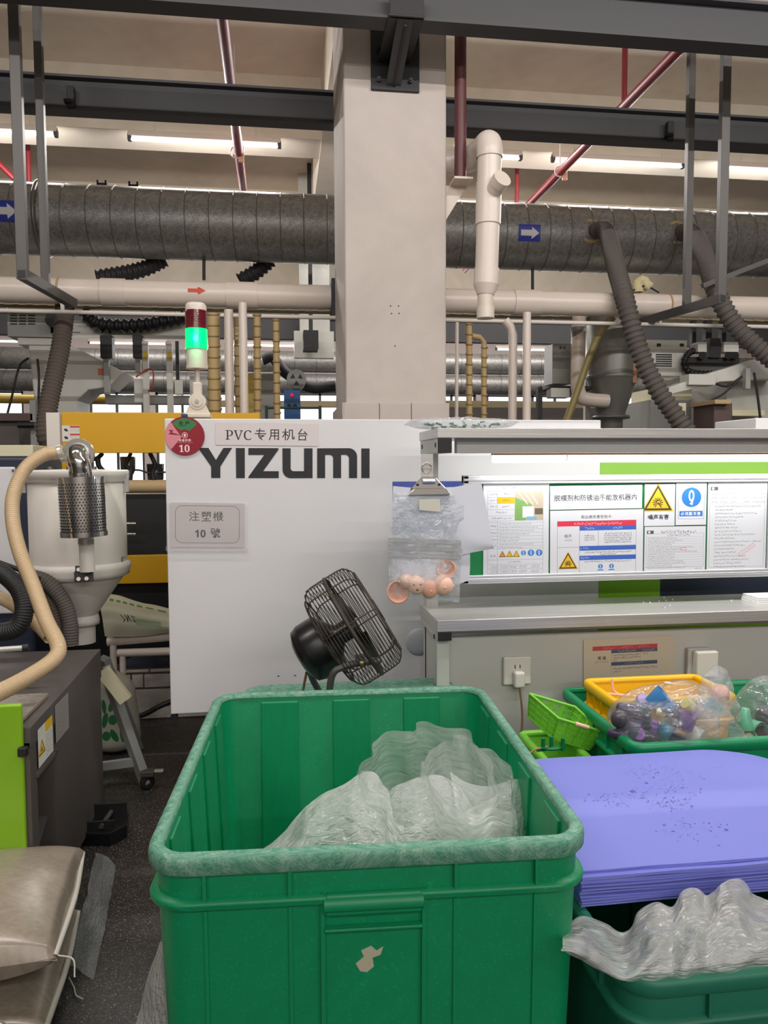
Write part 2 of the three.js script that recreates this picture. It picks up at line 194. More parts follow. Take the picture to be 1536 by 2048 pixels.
// hangers: pairs of square tube with a cross bar that carries the white pipe
function hanger(label, f, b, e) {
  const t = thing('pipe_hanger', label, 'hanger', [0, 0, 0], 'square tube pipe hangers'), y = (f.y + e.y) / 2 - 0.0;
  part('post', rb(f.x - 0.025, f.x + 0.025, y, CEIL, f.z - 0.02, f.z + 0.02, 0.003), M.postSteel, t); part('post', rb(b.x - 0.02, b.x + 0.02, y, CEIL, b.z - 0.02, b.z + 0.02, 0.003), M.postSteel, t);
  part('cross_bar', bar(V(f.x, y, f.z + 0.02), V(f.x + (e.x - f.x), y, e.z), 0.05), M.postSteel, t); part('open_tube_end', bx(f.x - 0.018, f.x + 0.018, y - 0.018, y + 0.018, f.z + 0.021, f.z + 0.0225), M.black, t); return t;
}
const pipeY = 2.255, pipeZ = -4.85, hy = pipeY - 0.085 - 0.025;
{ const f = F(46, 550, hy), e = F(146, 607, hy), b = F(92, 577, hy); hanger('square tube hanger near the blue arrow sticker, carrying white pipe', f, b, e); }
{ const f = F(1441, 598, hy), e = F(1290, 640, hy), b = F(1373, 618, hy); hanger('square tube hanger between the two dark flexible hoses, carrying white pipe', f, b, V(e.x, e.y, Math.min(e.z, -4.9))); }

// ---------------------------------------------------------------- ceiling lamps
{
  const zl = -6.42, y = P(400, 283, 6.42).y; let proto; const rodTop = SOFFIT - y - 0.0;
  const lampAt = (x, yy, z, label) => {
    const o = proto ? dup(proto, label, [x, yy, z]) : (proto = thing('batten_lamp', label, 'lamp', [x, yy, z], 'ceiling batten lamps'));
    if (o === proto && !proto.children.length) {
      part('housing', [rb(-0.6, 0.6, 0.012, 0.055, -0.03, 0.03, 0.006)], M.pvcWarm, o); for (const rx of [-0.4, 0.4]) part('suspension_rod', cy(V(rx, 0.05, 0), V(rx, rodTop, 0), 0.005, 0.005, 8), M.pvcWarm, o); part('end_cap', rb(-0.605, -0.575, -0.022, 0.03, -0.022, 0.022, 0.004), M.darkSteel, o); part('end_cap', rb(0.575, 0.605, -0.022, 0.03, -0.022, 0.022, 0.004), M.darkSteel, o);
      part('tube', cy(V(-0.575, -0.006, 0), V(0.575, -0.006, 0), 0.015, 0.015, 12), new THREE.MeshStandardMaterial({ color: 0xffffff, emissive: LAMP.color, emissiveIntensity: LAMP.glow }), o);
    }
    for (const s of [1, -1]) { const l = new THREE.RectAreaLight(LAMP.color, LAMP.power, 1.15, 0.03); l.position.set(x, yy - 0.016, z + s * 0.02); l.lookAt(x, yy - 0.016 - 0.62, z + s * 0.02 + s * 0.78); l.name = 'batten_light'; scene.add(l); }   // the bare tube shines to both sides and down
  };
  const row = [P(-20, 268, 6.42).x - 0.1, P(411, 283, 6.42).x, P(905, 312, 6.42).x, P(1237, 327, 6.42).x, P(1560, 345, 6.42).x + 0.02];
  const mid = ['lit batten lamp beside the square tube hanger above the duct', 'lit batten lamp crossed by the red sprinkler pipe', 'lit batten lamp half hidden behind the concrete column', 'lit batten lamp crossed by the slanting red pipe', 'lit batten lamp beyond the dark hose hanger'];
  row.forEach((x, i) => lampAt(x, y, zl, mid[i]));
  for (const x of row) lampAt(x, SOFFIT - 0.07, -1.4, 'lit batten lamp on the beam just in front of the machine');
  for (const x of row) lampAt(x, SOFFIT - 0.07, 3.1, 'lit batten lamp on the beam behind the viewer');
  for (const x of row) lampAt(x, SOFFIT - 0.07, 6.8, 'lit batten lamp on the last beam behind the viewer');
  for (const x of row) lampAt(x, SOFFIT - 0.07, -9.4, 'lit batten lamp on the beam beyond the spiral duct');
  for (let i = 0; i < 6; i++) lampAt(-4.6 + i * 2.2, P(500, 690, 12.6).y, -12.6, 'distant lit batten lamp hung below the far beam');
  { const fy = P(500, 690, 12.6).y; for (let i = 0; i < 6; i++) for (const s of [-0.4, 0.4]) single('lamp_rod', cy(V(-4.6 + i * 2.2 + s, fy + 0.05, -12.6), V(-4.6 + i * 2.2 + s, SOFFIT, -12.6), 0.006, 0.006, 6), M.pvcWarm, 'thin rod holding a distant batten lamp', 'rod', 'rods of the distant lamps'); }
}

// ---------------------------------------------------------------- ducts, pipes and hoses overhead
function duct(name, label, y, z, r, step, m, hoops) {
  const t = thing(name, label, 'duct', [0, y, z]); const g = new THREE.CylinderGeometry(r, r, 20, 56, 1, true); const uv = g.attributes.uv; for (let i = 0; i < uv.count; i++) uv.setXY(i, uv.getX(i) * 2 * Math.PI * r * 3, uv.getY(i) * 60);
  g.rotateZ(Math.PI / 2).translate(2, 0, 0); part('shell', g, m, t);
  const rg = []; for (let x = -7.9; x < 11.9; x += step) rg.push(new THREE.TorusGeometry(r + 0.001, 0.004, 6, 40).rotateY(Math.PI / 2 - 0.05).translate(x, 0, 0)); const sm = part('spiral_seam', rg, M.seam, t); sm.userData.kind = 'stuff';
  for (const x of hoops || []) part('flange_ring', new THREE.TorusGeometry(r + 0.012, 0.014, 8, 48).rotateY(Math.PI / 2).translate(x, 0, 0), M.seam, t);
  return t;
}
const DY = 2.945, DZ = -5.75, DR = 0.243;
const mainDuct = duct('spiral_duct', 'thick galvanised spiral air duct running behind the column', DY, DZ, DR, 0.165, M.galv, [P(75, 430, 5.6).x]);
for (const px of [205, 268]) { const q = P(px, 368, 5.75); part('hanger_clip', [rb(q.x - 0.03, q.x + 0.03, DR, DR + 0.02, -0.03, 0.03, 0.003), rb(q.x - 0.035, q.x - 0.02, DR, DR + 0.04, -0.03, 0.03, 0.003), rb(q.x + 0.02, q.x + 0.035, DR, DR + 0.04, -0.03, 0.03, 0.003)], M.blackSteel, mainDuct); }
for (const [yy, r] of [[P(300, 720, 11).y, 0.15], [P(300, 764, 11).y, 0.14]]) duct('far_duct', yy > P(300, 740, 11).y ? 'upper of two distant metal ducts' : 'lower of two distant metal ducts', yy, -11, r, 0.3, M.galv);
function arrowSticker(label, c, w, h) { // blue sticker with a white arrow, bent round the duct
  const t = thing('arrow_sticker', label, 'sticker', [0, 0, 0], 'blue arrow stickers on the duct'); const R = DR + 0.004, a0 = Math.asin((c.y - DY) / R);
  const wrap = (pts, r) => { const o = []; return o; };
  const band = (x0, x1, y0, y1, r) => gridGeo((u, v) => { const a = a0 + (y0 + (y1 - y0) * v) / R; return V(c.x + x0 + (x1 - x0) * u, DY + Math.sin(a) * r, DZ + Math.cos(a) * r); }, 8, 8);
  part('backing', band(-w / 2, w / 2, -h / 2, h / 2, R), S(0x2736a0, 0.4), t);
  const r2 = R + 0.0015, shaft = band(-w * 0.4, w * 0.1, -h * 0.17, h * 0.17, r2);
  const head = gridGeo((u, v) => { const a = a0 + ((v - 0.5) * h * 0.72 * (1 - u)) / R; return V(c.x + w * 0.1 + u * w * 0.34, DY + Math.sin(a) * r2, DZ + Math.cos(a) * r2); }, 8, 8);
  part('arrow', [shaft, head], M.white, t);
}
arrowSticker('blue arrow sticker on the duct by the column and white downpipe', P(1060, 465, 5.5), 0.165, 0.12);
arrowSticker('blue arrow sticker on the duct beside the square tube hanger', P(8, 421, 5.5), 0.18, 0.14);

{ // white pipe
  const t = thing('white_plastic_pipe', 'large white plastic pipe carried on hangers under the duct', 'pipe', [0, pipeY, pipeZ]); const r = 0.076;
  part('run', new THREE.CylinderGeometry(r, r, 20, 36, 1, true).rotateZ(Math.PI / 2).translate(2, 0, 0), M.pvc, t);
  const X = (px) => P(px, 590, 4.8).x;
  for (const [a, b] of [[200, 248], [452, 515], [1030, 1085]]) part('coupling', new THREE.CylinderGeometry(r + 0.007, r + 0.007, X(b) - X(a), 36).rotateZ(Math.PI / 2).translate((X(a) + X(b)) / 2, 0, 0), M.pvc, t);
  for (const a of [116, 1342]) part('joint_ring', new THREE.TorusGeometry(r + 0.002, 0.006, 8, 36).rotateY(Math.PI / 2).translate(X(a), 0, 0), M.tan, t, 'tan glued joint ring');
  const c = X(393); part('flow_arrow', gridGeo((u, v) => { const q = P(375 + 36 * u, 584, 4.76); const w = u < 0.55 ? 0.011 : 0.025 * (1 - (u - 0.55) / 0.45), a = 0.1 + (v - 0.5) * 2 * w / r; return V(q.x, Math.sin(a) * (r + 0.002), Math.cos(a) * (r + 0.002)); }, 24, 4), S(0xcf3d22, 0.5), t, 'red flow arrow');
  part('column_bracket', [rb(X(662), X(676), -0.13, 0.1, -0.1, 0.1, 0.004)], M.blackSteel, t);
}
{ // slim white rail under it
  const a = P(0, 616, 4.55), b = P(1536, 650, 4.55), t = thing('slim_white_rail', 'slim white rod hung under the large white pipe', 'rail', [0, (a.y + b.y) / 2, -4.85]); part('rod', new THREE.CylinderGeometry(0.0125, 0.0125, 20, 12).rotateZ(Math.PI / 2).translate(2, 0, 0.1), M.whiteRod, t);
  for (const px of [125, 1320]) { const q = P(px, 610, 4.75); part('clip', rb(q.x - 0.01, q.x + 0.01, 0, 0.05, 0.09, 0.11, 0.002), M.whiteRod, t); }
  t.position.y = P(600, 634, 4.75).y;
}
{ // cable tray
  const y = P(600, 622, 5.4).y, t = thing('cable_tray', 'brown ribbed cable tray behind the large white pipe', 'cable tray', [0, y, -5.4]); part('tray', bx(-7, 11, 0, 0.1, -0.1, 0), M.tray, t);
  const g = []; for (let x = -5; x < 8; x += 0.09) g.push(bx(x, x + 0.035, 0.002, 0.098, 0, 0.012)); const o = part('rib', g, M.tan, t); o.userData.kind = 'stuff';
}
// red sprinkler pipes along the depth of the hall
{
  const Y = 3.62;
  const a = F(446, 28, Y), b = F(482, 372, Y), t = thing('red_sprinkler_pipe', 'red sprinkler pipe crossing in front of a batten lamp', 'pipe', [0, 0, 0]);
  part('run', cy(V(a.x, Y, -3.2), V(b.x, Y, -9.4), 0.034, 0.034, 20), M.red, t); const q = F(472, 305, Y); part('hanger_ring', new THREE.TorusGeometry(0.042, 0.006, 8, 24).translate(q.x, Y, q.z), M.pvc, t); part('hanger_strap', rb(q.x + 0.02, q.x + 0.06, Y - 0.07, Y + 0.06, q.z - 0.01, q.z + 0.01, 0.003), M.skin, t, 'salmon strap'); part('hanger_rod', cy(V(q.x, Y + 0.04, q.z), V(q.x, CEIL, q.z), 0.006, 0.006, 8), M.pvc, t);
  const c = F(1360, 100, Y), d = F(1062, 400, Y), s = thing('red_sprinkler_pipe', 'red sprinkler pipe slanting above the two flexible hoses', 'pipe', [0, 0, 0]);
  part('run', cy(V(c.x, Y, -3.2), V(d.x, Y, -9.4), 0.034, 0.034, 20), M.red, s); const w = F(1120, 343, Y); part('hanger_ring', new THREE.TorusGeometry(0.042, 0.006, 8, 24).translate(w.x, Y, w.z), M.pvc, s); part('hanger_strap', rb(w.x + 0.02, w.x + 0.06, Y - 0.07, Y + 0.06, w.z - 0.01, w.z + 0.01, 0.003), M.skin, s, 'salmon strap'); part('hanger_rod', cy(V(w.x, Y + 0.04, w.z), V(w.x, SOFFIT, w.z), 0.006, 0.006, 8), M.pvc, s);
  const drops = [[1250, 95, 195, 5.2, 'thin red drop pipe above the slanting sprinkler pipe'], [1034, 332, 405, 7.4, 'thin red drop pipe behind the white downpipe'], [56, 288, 362, 7.4, 'thin red drop pipe behind the square tube hanger']];
  for (const [px, y0, y1, D, label] of drops) { const p = P(px, y0, D), e = P(px, y1, D), o = thing('drop_pipe', label, 'pipe', [p.x, 0, p.z]); const top = D > 7 ? p.y : CEIL; part('run', cy(V(0, D > 7 ? e.y - 0.28 : Y, 0), V(0, top, 0), 0.02, 0.02, 14), M.red, o); part('sprinkler_head', lathe([[0.001, top + 0.05], [0.006, top + 0.04], [0.02, top - 0.01], [0.022, top - 0.03]], 12), M.red, o); }
  { const yb = P(1034, 405, 7.4).y - 0.28, yc = P(56, 362, 7.4).y - 0.28; single('red_branch_pipe', cy(V(P(56, 362, 7.4).x - 0.5, yc, -7.4), V(P(1034, 405, 7.4).x + 0.5, yb, -7.4), 0.025, 0.025, 14), M.red, 'red branch pipe hidden behind the spiral duct', 'pipe'); }
  single('slant_red_pipe', cy(P(-40, 290, 7.2), P(60, 388, 7.2), 0.025, 0.025, 14), M.red, 'short slanting red pipe meeting the duct at the hall side', 'pipe');
  const p = P(921, 60, 3.98), e = P(921, 358, 3.98), o = thing('dark_red_standpipe', 'dark red vertical pipe beside the white downpipe', 'pipe', [p.x, 0, p.z]); part('run', cy(V(0, e.y, 0), V(0, CEIL, 0), 0.031, 0.031, 20), M.redDark, o); part('foot_plate', rb(-0.04, 0.06, e.y - 0.012, e.y, -0.12, 0.04, 0.002), M.pvcWarm, o); const cxr = P(893, 500, 4).x - p.x; part('gusset', extr([[cxr + 0.002, e.y - 0.012], [0.05, e.y - 0.012], [cxr + 0.002, e.y - 0.2]], 0.05).translate(0, 0, -0.12), M.pvcWarm, o);
}
{ // white downpipe with elbow, tee and reducer, coming out of the side of the column
  const D = 3.85, X = (px, py) => P(px, py, D); const c0 = X(981, 300), t = thing('white_downpipe', 'white plastic downpipe with elbow and capped tee beside the column', 'pipe', [0, 0, 0]);
  const r = 0.061, top = X(979, 296), mid1 = X(978, 365), mid2 = X(976, 450), lo = X(973, 545), e1 = X(972, 570), e2 = X(971, 590), e3 = X(971, 636), colx = P(893, 500, 4).x;
  part('elbow', tube([V(colx + 0.002, top.y + 0.02, -4.12), V(colx + 0.06, top.y + 0.025, -4.11), V(top.x - 0.04, top.y + 0.03, -4.06), V(top.x - 0.005, top.y + 0.04, -3.97), V(top.x, top.y + 0.03, -3.875), V(top.x, top.y - 0.01, -3.85), V(top.x, top.y - 0.05, -3.85)], r + 0.005, 50, 28), M.pvc, t);
  part('pipe_length', cy(top, mid1, r, r, 30), M.pvc, t); part('tee', [cy(mid1, mid2, r + 0.004, r + 0.004, 30)], M.pvc, t);
  const q = X(977, 395); part('branch', cy(q, q.clone().add(V(0.035, 0.05, 0.1)), 0.043, 0.043, 26), M.pvc, t); part('branch_cap', [cy(q.clone().add(V(0.028, 0.04, 0.08)), q.clone().add(V(0.04, 0.057, 0.115)), 0.047, 0.047, 26)], M.pvc, t);
  part('pipe_length', cy(mid2, lo, r - 0.002, r - 0.002, 30), M.pvc, t); part('coupling', cy(X(974, 538), e1, r + 0.004, r + 0.004, 30), M.pvc, t); part('reducer', cy(e2, e1, 0.044, r + 0.004, 30), M.pvc, t);
  part('spigot', cy(e3, e2, 0.041, 0.041, 30), M.pvcWarm, t, 'stained pipe end'); part('spigot_collar', cy(e3.clone().add(V(0, -0.002, 0)), X(971, 614), 0.045, 0.045, 30, true), M.pvc, t);
}
{ // flexible hoses from the duct
  const mk = (label, pts, r) => { const t = thing('flexible_hose', label, 'hose', [0, 0, 0]); part('corrugated_tube', hose(pts, r, { pitch: 0.036, amp: 0.006, k: 20, per: 6 }), M.hoseGrey, t); return t; };
  const s1 = P(1190, 462, 5.52), h1 = mk('dark corrugated hose dropping from the duct to the grey hopper', [s1, P(1212, 462, 5.35), P(1228, 520, 4.95), P(1250, 600, 4.66), P(1275, 690, 4.6), P(1310, 770, 4.55), P(1350, 830, 4.5), P(1400, 900, 4.45)], 0.056);
  part('duct_collar', new THREE.TorusGeometry(0.075, 0.016, 8, 26).translate(s1.x - 0.03, s1.y, s1.z - 0.01), M.tan, h1, 'tan foam collar');
  const s2 = P(1362, 465, 5.52), h2 = mk('dark corrugated hose leaving the duct behind the square tube hanger', [s2, P(1385, 466, 5.35), P(1408, 510, 4.95), P(1435, 590, 4.66), P(1470, 650, 4.6), P(1520, 700, 4.55), P(1600, 760, 4.5)], 0.056);
  part('duct_collar', new THREE.TorusGeometry(0.075, 0.016, 8, 26).translate(s2.x - 0.03, s2.y, s2.z - 0.01), M.tan, h2, 'tan foam collar');
  const t3 = thing('brown_flexible_hose', 'brown corrugated hose hanging in front of the robot arm', 'hose', [0, 0, 0]); part('corrugated_tube', hose([P(130, 600, 5.0), P(128, 640, 4.9), P(122, 690, 4.85), P(110, 750, 4.8), P(97, 810, 4.75), P(92, 870, 4.7), P(110, 900, 4.75)], 0.053, { pitch: 0.022, amp: 0.003, k: 18 }), M.hoseBrown, t3);
  for (const [a, b, c, label] of [[[330, 518], [280, 540], [195, 556], 'dark corrugated hose drooping below the duct near the red arrow'], [[540, 520], [510, 545], [480, 562], 'black corrugated hose end below the duct near the column']]) { const o = thing('short_flexible_hose', label, 'hose', [0, 0, 0]); part('corrugated_tube', hose([P(...a, 5.9), P(...b, 5.9), P(...c, 5.9)], 0.055, { pitch: 0.04, amp: 0.007, k: 16 }), M.blackSteel, o); }
  single('dark_brace_bar', bar(P(1405, 572, 4.6), P(1560, 512, 4.6), 0.03), M.postSteel, 'dark steel brace bar slanting behind the right hose', 'brace');
  single('hanging_black_rod', cy(P(408, 480, 5.75), P(408, 560, 5.75), 0.012, 0.012, 10), M.black, 'thin black rod under the duct above the red arrow', 'rod');
  single('thin_black_rod', cy(P(1065, 500, 5.75), P(1065, 585, 5.75), 0.012, 0.012, 10), M.black, 'thin black rod under the duct right of the downpipe', 'rod');
  const fo = thing('foam_wrapped_elbow', 'yellowed foam covered elbow on top of the white pipe', 'pipe fitting', [0, 0, 0]); part('foam', crumple(tube([P(1275, 585, 4.95), P(1275, 570, 4.95), P(1285, 562, 4.95), P(1298, 575, 4.95)], 0.035, 40, 16), 0.012, 40), S(0xcfc49a, 0.8), fo); part('cable', tube([P(1262, 583, 4.93), P(1290, 572, 4.93), P(1318, 585, 4.93)], 0.006, 24, 8), M.black, fo);
}
// upright pipes behind the machine
{
  const up = (name, label, pts, D, r, m, wrap) => { const t = thing(name, label, 'pipe', [0, 0, 0]); const v = pts.map(([x, y]) => P(x, y, D)); v[v.length - 1].y = 0; part('run', v.length > 2 ? tube(v, r, 40, 18, 0.1) : cy(v[0], v[1], r, r, 20), m, t);
    if (wrap) { const g = []; const a = v[0].y, b = v[v.length - 1].y, n = 34; for (let i = 0; i < n; i++) { const f = i / n, p = v[0].clone().lerp(v[v.length - 1], f); const q = v.length > 2 ? v[v.length - 1].clone().setY(b + (v[1].y - b) * f) : p; g.push(new THREE.TorusGeometry(r + 0.001, 0.005, 6, 18).rotateX(Math.PI / 2 + 0.35).translate(q.x, q.y, q.z)); } const o = part('wrap_turn', g, M.wrapDark, t, 'darker tape turns'); o.userData.kind = 'stuff'; } return t; };
  up('wrapped_pipe', 'thick tan tape-wrapped pipe beside the signal tower', [[426, 628], [434, 980]], 4.6, 0.037, M.wrap, 1);
  up('wrapped_pipe', 'tan tape-wrapped pipe just right of the paired white pipes', [[514, 630], [513, 980]], 4.6, 0.021, M.wrap, 1);
  up('wrapped_pipe', 'tan tape-wrapped pipe next to the blue control box', [[552, 640], [556, 980]], 4.6, 0.019, M.wrap, 1);
  up('wrapped_pipe', 'tan tape-wrapped pipe half hidden between the white pipes', [[474, 630], [476, 980]], 5.0, 0.018, M.wrap, 1);
  up('white_upright_pipe', 'white upright pipe with elbow, nearest the signal tower', [[457, 620], [460, 980]], 4.5, 0.026, M.pvc);
  up('white_upright_pipe', 'white upright pipe joined to the red-arrow pipe', [[485, 606], [491, 980]], 4.4, 0.024, M.pvc);
  up('white_upright_pipe', 'thin white upright pipe close to the column', [[914, 645], [911, 980]], 4.5, 0.011, M.pvc);
  up('wrapped_pipe', 'tan tape-wrapped pipe just right of the column', [[938, 648], [941, 980]], 4.6, 0.019, M.wrap, 1);
  up('wrapped_pipe', 'tan tape-wrapped pipe with a bent top beside the column', [[944, 672], [966, 676], [968, 690], [968, 980]], 4.65, 0.017, M.wrap, 1);
  up('white_upright_pipe', 'white upright pipe bent at its top below the downpipe', [[1010, 640], [1022, 655], [1026, 680], [1023, 980]], 4.5, 0.026, M.pvc);
  up('white_upright_pipe', 'white upright pipe with a socket, standing right of the downpipe', [[1054, 625], [1054, 980]], 4.4, 0.024, M.pvc);
}

// ---------------------------------------------------------------- lettering drawn stroke by stroke
const GLYPH = {
  专: '18,22 80,22;8,45 92,45;45,5 35,62 75,62 45,82;38,72 62,95', 用: '22,12 22,60 10,95;22,12 82,12 82,92 72,88;22,38 82,38;22,62 82,62;52,12 52,92', 机: '5,30 45,30;26,5 26,95;26,35 5,70;26,40 45,60;58,12 58,55 42,93;58,12 82,12 82,85 95,85 95,70', 台: '45,5 20,42 82,40;68,25 88,50;24,58 24,95;24,58 76,58 76,95;24,92 76,92',
  注: '12,10 25,22;5,38 20,48;8,92 28,60;52,5 64,18;36,28 94,28;40,58 90,58;65,28 65,90;32,90 98,90', 塑: '15,5 22,14;42,5 35,14;8,18 50,18;30,18 30,45 12,58;12,26 12,42 48,42 48,26;62,8 62,40 55,58;62,8 92,8 92,55 85,52;62,22 92,22;62,36 92,36;25,75 78,75;50,62 50,95;8,95 95,95',
  機: '3,28 32,28;18,5 18,95;18,35 3,65;20,42 32,55;48,5 38,20 50,20 38,38 54,36;84,5 76,20 90,20 76,38 94,36;35,52 97,52;66,5 70,60 95,92;88,62 55,92;48,52 40,92;46,66 58,78', 號: '10,8 10,32 42,32 42,8 10,8;5,45 48,45;22,45 18,60 42,60 40,90 30,88;68,5 68,22;68,12 92,12;55,25 55,60 48,95;55,25 95,25 92,35;60,38 90,34;75,28 75,45 92,45;65,58 62,80 52,95;78,58 78,90 95,90 95,78',
  生: '28,8 12,45;22,28 85,28;15,58 82,58;50,5 50,92;5,92 95,92', 产: '50,3 50,15;12,18 88,18;32,24 38,38;68,24 60,40;15,44 90,44;20,44 18,70 5,95',
  脱: '10,10 10,60 4,95;10,10 34,10 34,90 26,90;10,35 34,35;10,60 34,60;52,5 60,20;86,5 76,20;48,26 48,52 90,52 90,26 48,26;60,52 56,75 42,95;74,52 74,90 96,90 96,78', 模: '3,30 36,30;20,5 20,95;20,35 4,65;22,42 36,58;40,14 97,14;56,4 56,24;80,4 80,24;48,30 88,30 88,58 48,58 48,30;48,44 88,44;38,72 98,72;68,58 66,75 42,97;68,74 96,97',
  剂: '30,3 34,12;5,15 60,15;50,18 20,48 5,55;15,20 60,55;22,55 20,75 8,95;45,52 45,95;72,15 72,70;90,5 90,92 80,88', 和: '40,5 12,14;5,32 50,32;28,10 28,95;28,36 5,72;30,42 50,60;58,25 58,85;58,25 92,25 92,85;58,80 92,80', 防: '10,8 10,95;10,8 34,8 22,35 34,58 12,62;64,3 68,16;40,22 97,22;60,22 56,65 38,95;58,46 88,46 85,88 72,88',
  锈: '22,5 5,35;15,22 38,22;10,42 38,42;5,60 40,60;22,42 22,92 40,80;85,5 50,14;45,25 97,25;70,12 70,50;68,28 45,48;72,28 96,48;52,58 80,58 72,72 92,72 88,92 78,90;62,58 58,80 45,95', 油: '12,10 25,22;5,38 20,48;8,92 28,60;40,30 40,95;40,30 94,30 94,95;40,62 94,62;40,92 94,92;66,5 66,92', 不: '8,12 92,12;55,12 8,60;50,35 50,96;55,40 92,65',
  能: '28,5 10,30 42,28;38,18 46,32;10,42 10,95;10,42 42,42 42,92 34,90;10,58 42,58;10,74 42,74;60,5 60,40 94,40 94,30;92,12 60,24;60,52 60,92 94,92 94,80;92,58 60,74', 放: '28,3 32,15;4,22 52,22;26,22 24,65 6,95;26,45 46,45 44,90 34,88;66,3 50,45;58,28 97,28;86,28 76,65 50,96;60,40 74,72 97,96', 器: '12,6 12,32 40,32 40,6 12,6;60,6 60,32 88,32 88,6 60,6;4,48 96,48;50,34 45,50 5,66;52,48 95,66;12,66 12,94 40,94 40,66 12,66;60,66 60,94 88,94 88,66 60,66;72,38 80,45', 内: '14,25 14,95;14,25 86,25 86,92 76,88;50,3 50,25 22,72;50,40 76,70',
  噪: '5,25 5,70 26,70 26,25 5,25;48,5 48,26 80,26 80,5 48,5;34,36 34,56 58,56 58,36 34,36;68,36 68,56 92,56 92,36 68,36;32,70 98,70;65,58 65,96;62,72 34,94;68,72 96,94', 声: '10,15 90,15;50,3 50,32;22,32 78,32;18,48 82,48 82,72;18,48 18,72 6,95;18,72 82,72;50,48 50,72', 有: '6,20 94,20;45,3 28,50 5,72;32,42 32,96;32,42 78,42 78,92 68,90;32,58 78,58;32,74 78,74', 害: '50,2 50,12;10,28 10,15 90,15 90,28;28,28 72,28;25,42 75,42;8,56 92,56;50,20 50,68;25,68 25,95 75,95 75,68 25,68',
  必: '40,8 55,22;12,40 5,68;30,30 32,85 70,85 72,68;88,12 15,92;80,40 95,62', 须: '30,5 8,30;34,30 8,58;38,55 5,95;48,12 96,12;70,12 66,26;52,28 90,28 90,72;52,28 52,72;70,36 68,70 45,95;74,72 95,95', 戴: '10,12 52,12;30,2 30,24;4,24 96,24;12,34 12,58 50,58 50,34 12,34;12,46 50,46;31,34 31,58;6,70 54,70;20,62 20,82;42,62 42,82;2,82 58,82;18,86 6,97;42,86 54,97;68,3 74,60 96,92;90,40 58,96', 耳: '10,10 90,10;30,10 30,78;72,10 72,96;30,32 72,32;30,52 72,52;5,78 95,72', 塞: '10,22 10,12 90,12 90,22;25,24 75,24;28,36 72,36;6,50 94,50;36,16 36,50;64,16 64,50;30,50 6,66;70,50 94,66;30,72 70,72;50,60 50,94;12,94 88,94',
  职: '4,10 48,10;12,10 12,78;38,10 38,95;12,32 38,32;12,54 38,54;2,80 46,72;56,15 56,52 92,52 92,15 56,15;64,64 50,92;80,64 97,92', 业: '36,8 36,88;64,8 64,88;10,30 24,62;90,30 76,62;4,90 96,90', 病: '50,2 54,12;20,15 95,15;20,15 20,60 8,95;4,30 14,42;2,62 16,55;32,32 92,32;36,48 36,96;36,48 86,48 86,94 78,92;60,34 58,60 44,78;62,62 76,78', 危: '40,3 14,32;36,12 70,12 60,28;18,30 92,30;20,30 18,62 5,95;40,45 75,45 74,65 62,66;40,45 40,88 88,88 90,74', 告: '28,5 15,30;24,18 85,18;52,3 52,42;6,42 94,42;22,58 22,95 78,95 78,58 22,58', 知: '22,5 8,32;16,20 50,20;4,45 54,45;30,20 28,60 5,95;32,58 50,85;62,20 62,88;62,20 92,20 92,88;62,84 92,84', 卡: '48,3 48,45;48,22 82,22;5,45 95,45;48,45 48,97;52,60 80,74',
  高: '50,2 50,12;5,14 95,14;28,24 28,40 72,40 72,24 28,24;12,50 12,96;12,50 88,50 88,94 78,92;32,62 32,82 68,82 68,62 32,62', 温: '12,8 25,20;5,36 20,46;8,92 28,58;42,8 42,45 88,45 88,8 42,8;42,26 88,26;38,58 38,90;38,58 92,58 92,90;56,58 56,90;74,58 74,90;28,92 98,92',
  设: '12,8 22,20;5,35 22,35 22,85 35,75;48,8 46,30 38,42;48,8 78,8 78,32 92,32;42,50 88,50 60,80 40,95;50,52 70,80 96,96', 备: '40,3 12,38;36,14 76,14 30,48 5,55;30,20 60,42 95,55;22,60 22,96 78,96 78,60 22,60;22,78 78,78;50,60 50,96', 状: '20,5 20,95;5,20 12,38;4,70 20,55;36,38 96,38;64,5 62,50 36,95;66,42 96,95;80,12 88,24', 态: '8,18 92,18;50,3 45,25 8,50;55,20 92,50;45,32 52,42;15,62 8,85;32,60 34,90 68,90 70,76;48,58 56,72;80,60 92,80',
};
function cjk(g, str, x, y, size, lw, color, gap = 0.08, sy = 1) {   // top-left corner
  g.strokeStyle = color; g.lineWidth = lw; g.lineCap = 'square'; g.lineJoin = 'miter';
  for (const ch of str) { for (const st of (GLYPH[ch] || '').split(';')) { if (!st) continue; g.beginPath(); st.split(' ').forEach((q, i) => { const [a, b] = q.split(',').map(Number); (i ? g.lineTo : g.moveTo).call(g, x + a / 100 * size, y + b / 100 * size * sy); }); g.stroke(); } x += size * (1 + gap); }
}
function smallPrint(g, x, y, w, size, color = '#555', fill = 1) {   // one line of unreadably small print
  g.strokeStyle = color; g.lineWidth = Math.max(1, size * 0.13); const end = x + w * fill;
  while (x < end) { for (let k = 0; k < 5; k++) { g.beginPath(); const a = x + rnd() * size * 0.8, b = y + rnd() * size * 0.9; g.moveTo(a, b); if (rnd() < 0.55) g.lineTo(a + size * rr(0.2, 0.6), b); else g.lineTo(a + rr(-0.1, 0.1) * size, b + size * rr(0.2, 0.5)); g.stroke(); } x += size * 1.06; }
}
const rect = (g, c, x, y, w, h) => { g.fillStyle = c; g.fillRect(x, y, w, h); };
const frame = (g, c, x, y, w, h, lw = 2) => { g.strokeStyle = c; g.lineWidth = lw; g.strokeRect(x, y, w, h); };
